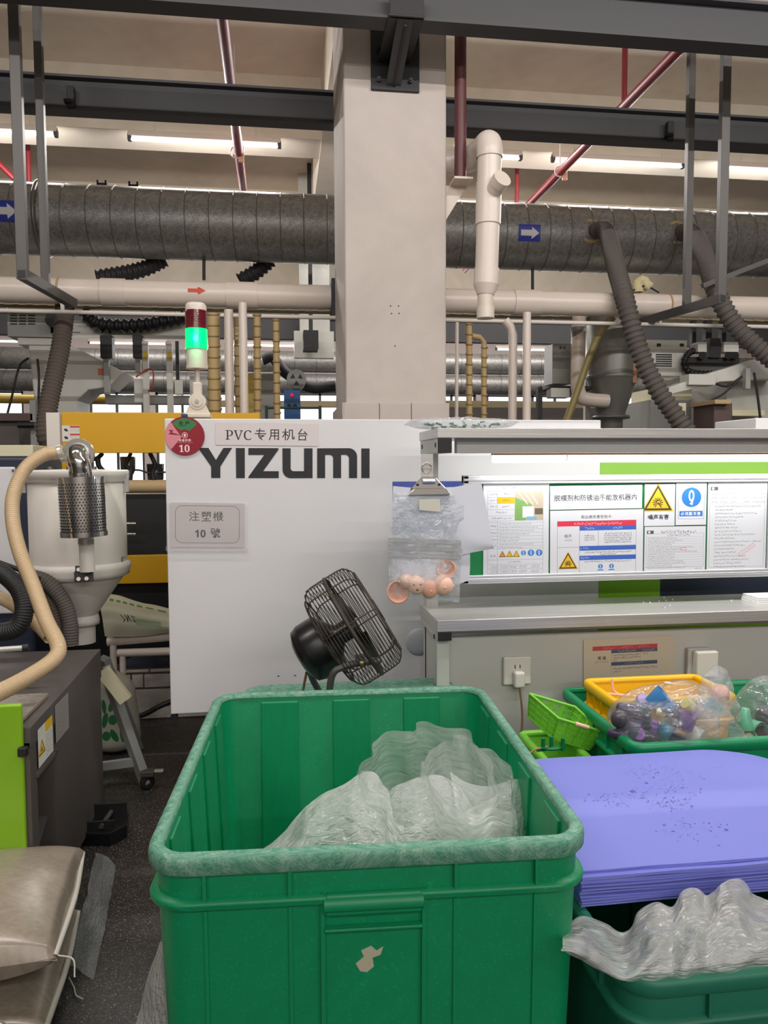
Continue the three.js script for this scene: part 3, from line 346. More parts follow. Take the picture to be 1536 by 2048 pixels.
function warnTri(g, cx, cy_, s, inner = '#f6c324', mark = true) { const tri = (k) => { g.beginPath(); g.moveTo(cx, cy_ - s * 0.62 * k); g.lineTo(cx + s * 0.56 * k, cy_ + s * 0.38 * k); g.lineTo(cx - s * 0.56 * k, cy_ + s * 0.38 * k); g.closePath(); g.fill(); }; g.lineJoin = 'round'; g.fillStyle = '#f3cf58'; tri(1.12); g.fillStyle = '#4a4233'; tri(0.98); g.fillStyle = inner; tri(0.76); if (mark) { g.strokeStyle = '#3a3428'; g.lineWidth = s * 0.035; for (let k = 0; k < 11; k++) { const a = k * 0.5 + 2.2; g.beginPath(); g.moveTo(cx + Math.cos(a) * s * 0.08, cy_ + s * 0.08 + Math.sin(a) * s * 0.08); g.lineTo(cx + Math.cos(a) * s * 0.2, cy_ + s * 0.08 + Math.sin(a) * s * 0.2); g.stroke(); } g.beginPath(); g.arc(cx + s * 0.02, cy_ + s * 0.06, s * 0.07, 0.5, 5); g.stroke(); g.beginPath(); g.moveTo(cx, cy_ + s * 0.06); g.lineTo(cx + s * 0.14, cy_ + s * 0.26); g.stroke(); } }
function blueDisc(g, cx, cy_, r) { g.fillStyle = '#2f7fd0'; g.beginPath(); g.arc(cx, cy_, r, 0, 7); g.fill(); g.strokeStyle = '#f4f7fb'; g.lineWidth = r * 0.16; g.beginPath(); g.ellipse(cx, cy_ - r * 0.15, r * 0.22, r * 0.5, 0, 0, 7); g.stroke(); g.beginPath(); g.moveTo(cx + r * 0.15, cy_ + r * 0.1); g.lineTo(cx + r * 0.05, cy_ + r * 0.7); g.lineTo(cx - r * 0.15, cy_ + r * 0.6); g.stroke(); }
const printMat = (w, h, draw, rough = 0.55) => S(0xffffff, rough, 0, { map: canvas(w, h, draw) });
// a sheet hung in a plane z = -D between four corners given as pixels of its left top and right bottom
function sheetAt(name, label, category, x0, y0, x1, y1, D, m, group, tilt = 0, th = 0.0006) {
  const a = P((x0 + x1) / 2, (y0 + y1) / 2, D), w = P(x1, (y0 + y1) / 2, D).x - P(x0, (y0 + y1) / 2, D).x, h = P((x0 + x1) / 2, y0, D).y - P((x0 + x1) / 2, y1, D).y;
  const t = thing(name, label, category, a, group); t.rotation.z = tilt; part('back', bx(-w / 2, w / 2, -h / 2, h / 2, -th, -0.0001), M.paper, t); part('print', new THREE.PlaneGeometry(w, h), m, t); t.userData.size = undefined; delete t.userData.size; return t;
}

// ---------------------------------------------------------------- the white moulding machine
const MD = 2.72;
{
  const X0 = -0.403, X1 = P(1200, 1000, MD).x, Y0 = P(340, 1429, MD).y, Y1 = 1.366, XN = P(1320, 1190, MD).x;
  const t = thing('moulding_machine', 'white and lime injection moulding machine with large black lettering', 'machine', [0, 0, 0]);
  part('cover_panel', rb(X0, X1, Y0, Y1, -MD - 0.03, -MD, 0.004), M.white, t, 'large white sliding cover');
  part('lime_panel', [bx(X1, 3.4, 0.25, 0.66, -MD - 0.03, -MD - 0.001), bx(X1, 3.4, 1.1, 1.285, -MD - 0.03, -MD - 0.001), bx(X1, XN, 0.66, 1.1, -MD - 0.03, -MD - 0.001)], M.limePanel, t, 'lime green cover panel'); part('navy_panel', bx(XN, 3.4, 0.66, 1.1, -MD - 0.03, -MD - 0.003), M.navy, t, 'navy blue inset panel');
  part('body', bx(X0 + 0.12, 3.4, 0.3, 1.27, -3.66, -MD - 0.06), M.greyMachine, t); part('base', bx(X0 + 0.25, 3.4, 0, 0.3, -3.55, -2.95), M.charcoal, t);
  part('end_cap_panel', rb(P(1512, 838, 2.9).x, 3.4, 1.2, P(1520, 836, 2.9).y, -3.2, -2.9, 0.004), M.white, t);
  const q = P(838, 1284, MD); part('recessed_handle', new THREE.SphereGeometry(0.05, 24, 12).scale(1, 1, 0.16).translate(q.x, q.y, -MD), S(0xb9bec4, 0.3), t, 'round grey pull');
  const fq = P(347, 1432, MD); part('roller', cy(V(fq.x, Y0 - 0.012, -MD - 0.03), V(fq.x, Y0 - 0.012, -MD - 0.005), 0.012, 0.012, 14), M.black, t);
  for (const [px, py] of [[557, 1352], [590, 1351]]) { const s = P(px, py, MD); part('scuff', new THREE.CircleGeometry(0.003, 8).scale(1.6, 0.6, 1).translate(s.x, s.y, -MD + 0.0006), M.logo, t); }
  // lettering
  const at = (x, y) => { const p = P(380 + x / 3.657, 560 + y / 3.657, MD); return [p.x, p.y]; }, arc = (cx, cy0, r, a0, a1, n = 8) => Array.from({ length: n + 1 }, (_, i) => { const a = (a0 + (a1 - a0) * i / n) * Math.PI / 180; return [cx + Math.cos(a) * r, cy0 - Math.sin(a) * r]; });
  const L = [[[60, 1228], [135, 1228], [190, 1316], [245, 1228], [308, 1228], [222, 1365], [222, 1447], [155, 1447], [155, 1365]], [[335, 1229], [401, 1229], [401, 1448], [338, 1448]], [[427, 1229], [647, 1230], [647, 1241], [535, 1398], [649, 1398], [649, 1448], [428, 1448], [428, 1438], [543, 1279], [427, 1279]],
    [[676, 1231], [736, 1231], ...arc(758, 1376, 22, 180, 270), [834, 1398], [834, 1231], [896, 1231], [896, 1448], ...arc(738, 1388, 61, 270, 180)], [[930, 1231], ...arc(1160, 1292, 62, 90, 0), [1222, 1448], [1163, 1448], ...arc(1135, 1306, 28, 0, 90), [1105, 1279], [1105, 1448], [1047, 1448], ...arc(1019, 1306, 28, 0, 90), [988, 1279], [988, 1448], [930, 1448]], [[1253, 1232], [1313, 1232], [1313, 1448], [1253, 1448]]];
  for (const l of L) { const g = extr(l.map(([x, y]) => at(x, y)), 0.0012); g.translate(0, 0, -MD + 0.0002); part('letter', g, M.logo, t, 'bold black letter'); }
}
sheetAt('machine_notice', 'white paper strip above the black machine lettering', 'notice', 432, 846, 637, 891, MD - 0.002, printMat(820, 190, (g, w, h) => { rect(g, '#dcd2d2', 0, 0, w, h); g.fillStyle = '#242226'; g.font = '112px serif'; g.fillText('PVC', 74, 145); cjk(g, '专用机台', 306, 46, 100, 8, '#242226', 0.12); }), undefined, -0.012);
{ // number plate in an acrylic pocket
  const t = sheetAt('number_sign', 'rounded-frame number sign in a clear pocket on the white cover', 'sign', 341, 1006, 489, 1094, MD - 0.003, printMat(740, 440, (g, w, h) => { rect(g, '#cdc4c4', 0, 0, w, h); g.strokeStyle = '#6a6668'; g.lineWidth = 5; g.beginPath(); g.roundRect(50, 30, 640, 370, 70); g.stroke(); cjk(g, '注塑機', 186, 84, 100, 8, '#161417', 0.2); g.fillStyle = '#161417'; g.font = 'bold 104px sans-serif'; g.fillText('10', 240, 344); cjk(g, '號', 398, 250, 100, 8, '#161417'); }), undefined, -0.024);
  part('pocket', rb(-0.14, 0.14, -0.088, 0.082, 0.002, 0.0045, 0.001), M.acrylic, t, 'clear acrylic pocket'); part('pocket_lip', rb(-0.14, 0.14, -0.092, -0.076, 0.002, 0.014, 0.003), M.acrylic, t);
}
{ // round status dial
  const c = P(370, 872, MD), r = 0.067, t = thing('status_dial', 'red round status dial at the top corner of the white cover', 'dial', [c.x, c.y, -MD]);
  part('disc', cy(V(0, 0, 0), V(0, 0, 0.006), r, r, 56), S(0x8f0a24, 0.35), t);
  const face = new THREE.CircleGeometry(r * 0.995, 56).translate(0, 0, 0.0065);
  part('face', face, printMat(512, 512, (g) => { rect(g, '#8e0a23', 0, 0, 512, 512); g.fillStyle = '#d98a93'; g.beginPath(); g.moveTo(215, 270); g.arc(256, 256, 255, 2.36, 3.95); g.lineTo(150, 180); g.closePath(); g.fill(); g.fillStyle = '#8e0a23'; g.beginPath(); g.moveTo(215, 250); g.lineTo(45, 235); g.lineTo(75, 205); g.lineTo(45, 175); g.lineTo(110, 180); g.lineTo(90, 210); g.closePath(); g.fill();
    g.fillStyle = '#317a43'; g.beginPath(); g.arc(256, 250, 226, -2.38, -0.76); g.lineTo(320, 190); g.arc(256, 250, 80, -0.9, -2.2, true); g.closePath(); g.fill(); cjk(g, '生产', 178, 58, 68, 9, '#0d1a12', 0.2); g.strokeStyle = '#f0c8cb'; g.lineWidth = 7; g.beginPath(); g.arc(256, 246, 36, 0, 7); g.stroke(); g.fillStyle = '#f4dadb'; g.beginPath(); g.moveTo(256, 222); g.lineTo(282, 246); g.lineTo(268, 246); g.lineTo(268, 268); g.lineTo(244, 268); g.lineTo(244, 246); g.lineTo(230, 246); g.fill();
    cjk(g, '设备状态', 178, 296, 34, 5, '#f2d0d2', 0.2); smallPrint(g, 166, 338, 190, 15, '#eab9bd'); g.fillStyle = '#f6dfe0'; g.font = 'bold 132px serif'; g.fillText('10', 172, 470); }, 0.35), t);
  part('magnet_tab', rb(-0.011, 0.011, r - 0.002, r + 0.009, 0.001, 0.008, 0.002), S(0x27437c, 0.5), t, 'blue tab');
}
{ // signal tower
  const D = 2.86, q = (px, py) => P(px, py, D), b = q(396, 834), t = thing('signal_tower', 'signal tower light glowing green under a red section', 'lamp', [b.x, 0, b.z]); const y = (py) => q(396, py).y, R = 0.038;
  const lens = (c, e, i) => new THREE.MeshPhysicalMaterial({ color: c, roughness: 0.15, emissive: e, emissiveIntensity: i, clearcoat: 0.6 });
  part('foot', [rb(-0.046, 0.046, y(836), y(828), -0.04, 0.03, 0.003), extr([[-0.042, y(828)], [0.042, y(828)], [0.028, y(812)], [-0.028, y(812)]], 0.03, 0.002).translate(0, 0, -0.015)], M.pvcWarm, t);
  part('pivot', [cy(V(0, y(803), -0.02), V(0, y(803), 0.02), 0.03, 0.03, 30), cy(V(0, y(803), 0.02), V(0, y(803), 0.024), 0.02, 0.02, 24)], M.pvcWarm, t); part('pivot_screw', cy(V(0, y(803), 0.02), V(0, y(803), 0.029), 0.007, 0.007, 12), M.chrome, t);
  part('socket', rb(-0.016, 0.016, y(800), y(765), -0.015, 0.015, 0.005), M.pvcWarm, t); part('pole', cy(V(0, y(770), 0), V(0, y(736), 0), 0.009, 0.009, 16), M.pvc, t);
  part('base_unit', [cy(V(0, y(738), 0), V(0, y(730), 0), R + 0.001, R + 0.001, 32), cy(V(0, y(732), 0), V(0, y(698), 0), R - 0.001, R - 0.001, 32)], M.pvcWarm, t);
  part('green_lens', [cy(V(0, y(699), 0), V(0, y(659), 0), R + 0.002, R + 0.002, 32)], lens(0x00b84e, new THREE.Color(0.0, 0.75, 0.22), 1.25), t, 'glowing green lens'); part('red_lens', cy(V(0, y(658), 0), V(0, y(622), 0), R, R, 32), lens(0x7a0f25, 0x000000, 0), t, 'dark red lens'); part('cap', lathe([[0.0001, y(607)], [R - 0.008, y(607)], [R - 0.001, y(611)], [R, y(622)]], 32), M.pvc, t, 'white cap');
  const rings = []; for (let i = 0; i < 9; i++) rings.push(new THREE.TorusGeometry(R + 0.0005, 0.0012, 6, 32).rotateX(Math.PI / 2).translate(0, y(625 + i * 3.6), 0)); part('lens_ring', rings, lens(0x66101f, 0x000000, 0), t).userData.kind = 'stuff';
  const l = new THREE.PointLight(new THREE.Color(0.05, 1, 0.35), 0.06); l.position.set(b.x, y(679), b.z + 0.05); scene.add(l);
}

// ---------------------------------------------------------------- the stainless workbench in front of the machine
const BZ0 = -2.25, BZ1 = -2.55, BX0 = 0.462, BX1 = 2.5, TY = 1.312, LY = 0.727;
{
  const t = thing('workbench', 'stainless workbench with overhead lamp shelf and grey panel below', 'workbench', [0, 0, 0]);
  part('top_shelf', boxUV(rb(BX0, BX1, TY - 0.03, TY, BZ1, BZ0, 0.002)), M.steel, t, 'brushed stainless upper shelf'); part('front_rail', rb(BX0 + 0.07, BX1, TY - 0.075, TY - 0.03, BZ0 - 0.075, BZ0 - 0.04, 0.002), M.greyPanel, t);
  for (const y of [TY - 0.03, LY - 0.036]) { const h = y > 1 ? 0.045 : 0.028; part('side_arm', rb(BX0 + 0.002, BX0 + 0.047, y - h, y, BZ1 + 0.01, BZ0 - 0.004, 0.002), M.greyPanel, t); part('tube_end_cap', rb(BX0 + 0.003, BX0 + 0.046, y - h, y, BZ0 - 0.005, BZ0 + 0.0, 0.002), M.black, t, 'black square tube plug'); }
  part('upright', rb(BX0 + 0.01, BX0 + 0.052, 0, TY - 0.03, BZ1 + 0.02, BZ1 + 0.07, 0.002), M.greyPanel, t); part('upright', rb(BX1 - 0.05, BX1 - 0.01, 0, TY - 0.03, BZ1 + 0.02, BZ1 + 0.07, 0.002), M.greyPanel, t);
  part('lower_shelf', boxUV(rb(BX0, BX1, LY - 0.036, LY, BZ1, BZ0, 0.002)), M.steel, t, 'brushed stainless lower shelf');
  part('lower_rail', rb(BX0 + 0.05, BX1, LY - 0.06, LY - 0.036, BZ0 - 0.1, BZ0 - 0.075, 0.002), M.greyPanel, t); part('leg', rb(BX0 + 0.004, BX0 + 0.044, 0, LY - 0.036, BZ0 - 0.07, BZ0 - 0.025, 0.002), M.greyPanel, t); part('leg', rb(BX1 - 0.05, BX1 - 0.01, 0, LY - 0.036, BZ0 - 0.07, BZ0 - 0.025, 0.002), M.greyPanel, t);
  part('front_panel', rb(BX0 + 0.044, BX1, 0.3, LY - 0.066, BZ0 - 0.075, BZ0 - 0.06, 0.002), M.greyPanel, t); part('bottom_shelf', boxUV(rb(BX0, BX1, 0.17, 0.2, BZ1, BZ0 - 0.02, 0.002)), M.steel, t); part('side_panel', rb(BX0 + 0.01, BX0 + 0.018, 0.2, LY - 0.036, BZ1 + 0.05, BZ0 - 0.06, 0.001), M.greyPanel, t);
  for (const [y, z] of [[TY - 0.05, BZ0 - 0.03], [TY - 0.05, BZ1 + 0.05], [LY - 0.06, BZ0 - 0.05]]) part('slot', rb(BX0 - 0.001, BX0 + 0.003, y - 0.007, y + 0.007, z - 0.003, z + 0.003, 0.001), M.blackSteel, t);
}
{ // strip lamp under the shelf
  const x0 = P(985, 912, 2.36).x, y = P(1100, 914, 2.36).y, t = thing('strip_lamp', 'lit strip lamp under the upper bench shelf', 'lamp', [0, y, -2.36]);
  part('channel', rb(x0, BX1 - 0.05, 0.006, 0.022, -0.02, 0.02, 0.003), S(0xc99a78, 0.5), t, 'copper toned lamp channel'); part('tube', rb(x0, BX1 - 0.06, -0.018, 0.007, -0.012, 0.014, 0.006), new THREE.MeshStandardMaterial({ color: 0xffffff, emissive: new THREE.Color(1, 0.97, 0.86), emissiveIntensity: BENCH_LAMP.glow }), t, 'glowing white tube');
  const q = P(1132, 900, 2.35).x; part('tie', tube([V(q, -0.012, 0.018), V(q, 0.03, 0.026), V(q, 0.06, 0.03)], 0.0015, 8, 6), M.pvc, t);
  for (const s of [1, -1]) { const l = new THREE.RectAreaLight(BENCH_LAMP.color, BENCH_LAMP.power, BX1 - 0.06 - x0, 0.02), lx = (x0 + BX1 - 0.06) / 2, lz = -2.359 + s * 0.014; l.position.set(lx, y - 0.019, lz); l.lookAt(lx, y - 0.6, lz + s * 0.7); scene.add(l); }
}
{ // notice board
  const D = 2.44, a = P(925, 952, D), b = P(925, 1172, D), x1 = P(1545, 1000, D).x, t = thing('notice_board', 'aluminium framed green notice board hung under the strip lamp', 'notice board', [0, 0, 0]); const x0 = a.x, y1 = 1.166, y0 = 0.808, z = -D;
  part('backing', bx(x0, x1, y0, y1, z - 0.012, z), S(0x0f8a4a, 0.6), t, 'green felt backing');
  const rail = (ya, yb) => [rb(x0, x1, ya, yb, z - 0.014, z + 0.012, 0.003), rb(x0, x1, ya + (yb - ya) * 0.35, ya + (yb - ya) * 0.65, z, z + 0.015, 0.002)];
  part('frame_rail', rail(y1 - 0.028, y1), M.alu, t); part('frame_rail', rail(y0, y0 + 0.028), M.alu, t); part('frame_stile', rb(x1 - 0.02, x1, y0, y1, z - 0.014, z + 0.012, 0.003), M.alu, t); part('frame_stile', rb(x0, x0 + 0.02, y0, y1, z - 0.014, z + 0.012, 0.003), M.alu, t);
  const SD = D - 0.004, W = '#e4e6ec';
  sheetAt('safety_card', 'printed risk card with colour photo and yellow cell on the notice board', 'paper', 967, 968, 1098, 1152, SD, printMat(640, 900, (g, w, h) => {
    rect(g, W, 0, 0, w, h); smallPrint(g, 190, 24, 190, 24, '#555'); frame(g, '#777', 42, 70, 540, 806); const ln = (x0, y0, x1, y1) => { g.strokeStyle = '#888'; g.lineWidth = 2; g.beginPath(); g.moveTo(x0, y0); g.lineTo(x1, y1); g.stroke(); };
    for (const y of [130, 190, 250, 310, 360]) ln(42, y, 300, y); ln(135, 70, 135, 250); rect(g, '#f2c11c', 136, 131, 166, 58); for (const [x, y, n] of [[60, 90, 60], [190, 90, 40], [60, 148, 60], [180, 148, 70], [70, 208, 40], [180, 208, 60], [120, 268, 110], [80, 324, 190]]) smallPrint(g, x, y, n, 18, '#444');
    // the small colour photograph of a workshop
    rect(g, '#c9bba4', 304, 72, 276, 286); g.fillStyle = '#86b463'; g.beginPath(); g.moveTo(304, 130); g.lineTo(470, 200); g.lineTo(470, 300); g.lineTo(400, 358); g.lineTo(304, 358); g.fill(); rect(g, '#e9edf2', 380, 220, 110, 110); rect(g, '#8db8d8', 420, 320, 100, 36); rect(g, '#6f604f', 500, 240, 80, 60); g.strokeStyle = '#f2ead8'; g.lineWidth = 10; for (const k of [0, 1, 2]) { g.beginPath(); g.moveTo(330 + k * 60, 74); g.lineTo(430 + k * 50, 200); g.stroke(); }
    for (let y = 376; y < 610; y += 33) { ln(42, y, 582, y); smallPrint(g, 150, y + 8, 400, 13, '#666', rr(0.4, 1)); } ln(135, 360, 135, 876); for (const y of [400, 470, 540, 590, 690, 700]) smallPrint(g, 70, y, 45, 17, '#555');
    ln(42, 630, 582, 630); for (const [x, c] of [[186, '#e8913c'], [256, '#f2c11c'], [322, '#f2c11c']]) warnTri(g, x, 690, 60, c, false); for (const [x, r] of [[392, 24], [466, 32], [546, 32]]) blueDisc(g, x, 676, r); ln(42, 740, 582, 740); smallPrint(g, 250, 752, 110, 18, '#555'); for (const y of [785, 830]) { ln(42, y, 582, y); for (const x of [70, 165, 250, 350, 470]) { smallPrint(g, x, y + 10, 80, 13, '#666'); smallPrint(g, x, y + 26, 70, 12, '#666'); } }
  }), 'papers on the notice board');
  sheetAt('headline_strip', 'landscape strip with one large printed line on the notice board', 'paper', 1101, 971, 1285, 1018, SD - 0.002, printMat(1024, 262, (g, w, h) => { rect(g, W, 0, 0, w, h); cjk(g, '脱模剂和防锈油不能放机器内', 46, 98, 66, 6.5, '#35353d', 0.08, 1.1); }), 'papers on the notice board', 0.006);
  sheetAt('hazard_card', 'hazard card with red bar, blue bars and yellow triangle', 'paper', 1101, 1020, 1287, 1150, SD - 0.001, printMat(1024, 716, (g, w, h) => {
    rect(g, W, 0, 0, w, h); cjk(g, '职业病危害告知卡', 338, 56, 38, 4, '#666', 0.1); rect(g, '#e3324c', 78, 118, 866, 56); smallPrint(g, 260, 134, 500, 26, '#f7c9d0'); frame(g, '#7a7a80', 78, 118, 866, 574, 3); rect(g, '#3e68c4', 320, 174, 624, 50); smallPrint(g, 380, 186, 80, 24, '#c5d3f0'); smallPrint(g, 690, 186, 80, 24, '#c5d3f0'); cjk(g, '噪声', 152, 260, 40, 4, '#8b8b90', 0.1); g.fillStyle = '#8b8b90'; g.font = '30px serif'; g.fillText('Noise', 160, 336);
    g.strokeStyle = '#7a7a80'; g.lineWidth = 3; g.beginPath(); g.moveTo(320, 174); g.lineTo(320, 692); g.moveTo(526, 174); g.lineTo(526, 394); g.moveTo(78, 404); g.lineTo(320, 404); g.stroke(); for (let i = 0; i < 3; i++) smallPrint(g, 372, 270 + i * 24, 110, 18, '#555'); for (let i = 0; i < 5; i++) smallPrint(g, 590, 252 + i * 24, 290, 18, '#555'); rect(g, '#3e68c4', 320, 394, 624, 50); smallPrint(g, 330, 408, 80, 22, '#c5d3f0'); smallPrint(g, 380, 456, 500, 18, '#555'); smallPrint(g, 540, 480, 180, 17, '#555'); rect(g, '#3e68c4', 320, 500, 624, 50); smallPrint(g, 330, 514, 80, 22, '#c5d3f0'); smallPrint(g, 370, 558, 510, 17, '#555'); warnTri(g, 196, 570, 180); for (const x of [552, 674]) { blueDisc(g, x, 622, 26); rect(g, '#2f7fd0', x - 32, 656, 64, 12); }
  }), 'papers on the notice board', 0.006);
  sheetAt('noise_sign', 'yellow warning triangle sign with black caption on the notice board', 'sign', 1289, 968, 1350, 1052, SD, printMat(512, 705, (g, w, h) => { rect(g, W, 0, 0, w, h); warnTri(g, 224, 280, 440); cjk(g, '噪声有害', 62, 512, 84, 11, '#3a3a40', 0.06); }), 'papers on the notice board');
  sheetAt('ear_plug_sign', 'blue round mandatory sign with blue caption bar', 'sign', 1352, 966, 1413, 1050, SD - 0.001, printMat(512, 705, (g, w, h) => { rect(g, W, 0, 0, w, h); frame(g, '#8d93a0', 40, 40, 432, 560, 6); blueDisc(g, 258, 240, 164); rect(g, '#2f78cc', 60, 470, 390, 90); cjk(g, '必须戴耳塞', 84, 486, 58, 7, '#e8f0fb', 0.18); }), 'papers on the notice board');
  const doc = (g, w, h, wide) => { rect(g, W, 0, 0, w, h); rect(g, '#55565c', 30, 50, 88, 42); g.fillStyle = W; g.beginPath(); g.arc(60, 71, 16, 0, 7); g.fill(); };
  sheetAt('training_notice', 'landscape company notice with small red stamp under the triangle sign', 'paper', 1289, 1053, 1411, 1146, SD, printMat(800, 610, (g, w, h) => { doc(g, w, h); smallPrint(g, 200, 52, 460, 34, '#444'); smallPrint(g, 290, 100, 280, 24, '#444'); frame(g, '#777', 24, 92, 750, 440); for (let y = 134; y < 530; y += 30) { g.strokeStyle = '#999'; g.lineWidth = 2; g.beginPath(); g.moveTo(24, y); g.lineTo(774, y); g.stroke(); smallPrint(g, 44, y + 7, 690, 16, '#555', rr(0.4, 0.95)); } g.strokeStyle = '#e8909a'; g.lineWidth = 6; g.strokeRect(470, 280, 80, 30); smallPrint(g, 660, 548, 90, 18, '#555'); }), 'papers on the notice board');
  sheetAt('operating_rules', 'tall page of printed rules with faint red stamp at the board end', 'paper', 1415, 965, 1533, 1142, SD, printMat(700, 1050, (g, w, h) => { doc(g, w, h); smallPrint(g, 135, 62, 240, 20, '#444'); frame(g, '#777', 24, 108, 650, 892); for (let i = 0; i < 3; i++) { const y = 108 + i * 48; g.strokeStyle = '#888'; g.lineWidth = 2; g.strokeRect(24, y, 650, 48); for (const x of [44, 150, 260, 420, 530, 610]) smallPrint(g, x, y + 16, 70, 18, '#444'); } for (let y = 272; y < 990; y += 42) { smallPrint(g, 84, y, 560, 19, '#555', rr(0.35, 1)); } g.save(); g.translate(470, 800); g.rotate(-0.6); frame(g, '#e28d98', -110, -20, 220, 40, 5); smallPrint(g, -90, -8, 180, 18, '#e28d98'); g.restore(); }), 'papers on the notice board');
}
// on the panel below
sheetAt('heat_notice', 'beige heat warning card with red bar fixed to the bench panel', 'notice', 1168, 1276, 1350, 1372, 2.305, printMat(1024, 540, (g, w, h) => { rect(g, '#c6b9a8', 0, 0, w, h); rect(g, '#b8424c', 100, 78, 726, 48); smallPrint(g, 220, 90, 110, 24, '#d9a09c'); smallPrint(g, 420, 88, 110, 24, '#d9a09c'); smallPrint(g, 610, 88, 110, 24, '#d9a09c'); rect(g, '#44536b', 308, 126, 518, 36); smallPrint(g, 380, 132, 200, 22, '#b9c2cf'); smallPrint(g, 660, 132, 130, 22, '#b9c2cf'); cjk(g, '高温', 156, 190, 40, 5, '#5d564f', 0.3); smallPrint(g, 120, 244, 150, 16, '#6d655c'); for (let i = 0; i < 3; i++) smallPrint(g, 330, 176 + i * 30, i < 2 ? 290 : 30, 20, '#574f47'); smallPrint(g, 660, 172, 40, 18, '#574f47'); rect(g, '#44536b', 308, 262, 518, 40); smallPrint(g, 460, 270, 200, 24, '#8d97ab', 0.9); for (let i = 0; i < 2; i++) smallPrint(g, 330, 326 + i * 30, i ? 70 : 470, 22, '#574f47'); g.strokeStyle = '#8a8177'; g.lineWidth = 3; g.beginPath(); g.moveTo(308, 126); g.lineTo(308, 400); g.moveTo(632, 162); g.lineTo(632, 258); g.stroke(); }), undefined, 0.012);
{
  const c = P(1034, 1341, 2.3), t = thing('wall_socket', 'white wall socket with plug on the bench panel', 'socket', [c.x, c.y, -2.31]);
  part('plate', rb(-0.045, 0.045, -0.045, 0.045, 0, 0.016, 0.005), M.plate, t); for (const x of [-0.008, 0.008]) part('slot', bx(x - 0.0015, x + 0.0015, 0.008, 0.02, 0.0155, 0.0165), M.black, t);
  part('plug', rb(-0.016, 0.018, -0.05, 0.002, 0.014, 0.04, 0.008, 3), M.plate, t); const e = P(1041, 1480, 2.27);
  part('cord', tube([V(0.002, -0.045, 0.028), V(0.008, -0.09, 0.03), V(0.012, -0.15, 0.03), V(0.006, -0.22, 0.035), V(0.0, -0.34, 0.04)], 0.0035, 40, 8), M.cord, t, 'brown power cord');
  const d = P(1405, 1325, 2.28), s = thing('isolator_box', 'small beige switch box half hidden behind the bagged parts', 'switch box', [d.x, d.y, -2.31]); part('back_box', rb(-0.045, 0.03, -0.05, 0.045, 0, 0.02, 0.004), M.greyPanel, s); part('housing', rb(-0.03, 0.045, -0.045, 0.04, 0.018, 0.05, 0.006), M.plate, s);
}
{ const a = P(1510, 1200, 2.36); const t = thing('card_stack', 'small stack of white cards at the end of the lower shelf', 'cards', [a.x, LY, -2.4]); for (let i = 0; i < 4; i++) part('card', rb(0 + i * 0.002, 0.14, i * 0.006, i * 0.006 + 0.005, -0.04, 0.05, 0.001), M.paper, t); }
{ const t = thing('pellet_specks', 'scattered white pellet grains on the lower shelf', 'pellets'); t.userData.kind = 'stuff'; const g = []; for (const [px, py] of [[1287, 1205], [1300, 1206], [1318, 1203], [1332, 1202], [1340, 1212], [1330, 1216], [1345, 1200], [1463, 1202], [1488, 1222], [1328, 1196]]) { const q = F(px, py, LY); g.push(sph(V(q.x, LY + 0.0018, q.z), 0.0022, 8)); } part('pellet', g, M.paper, t); }
{ // flat bag of green sprigs on the top shelf
  const t = thing('sprig_bag', 'flat clear bag of green plastic pieces on the upper bench shelf', 'bag', [0, 0, 0]);
  const g = pillow(0.34, 0.034, 0.16, 50, 30, 0.4); crumple(g, 0.01, 22, 4); g.translate(0.56, TY + 0.02, -2.36); part('film', g, M.filmClear, t);
  const sp = []; for (let i = 0; i < 26; i++) { const x = rr(0.44, 0.68), z = rr(-2.42, -2.31), y = TY + rr(0.006, 0.022); sp.push(bar(V(x, y, z), V(x + rr(-0.03, 0.03), y + rr(-0.004, 0.006), z + rr(-0.02, 0.02)), 0.006, 0.003)); } part('green_piece', sp, M.crateDark, t, 'green plastic sprigs').userData.kind = 'stuff';
}
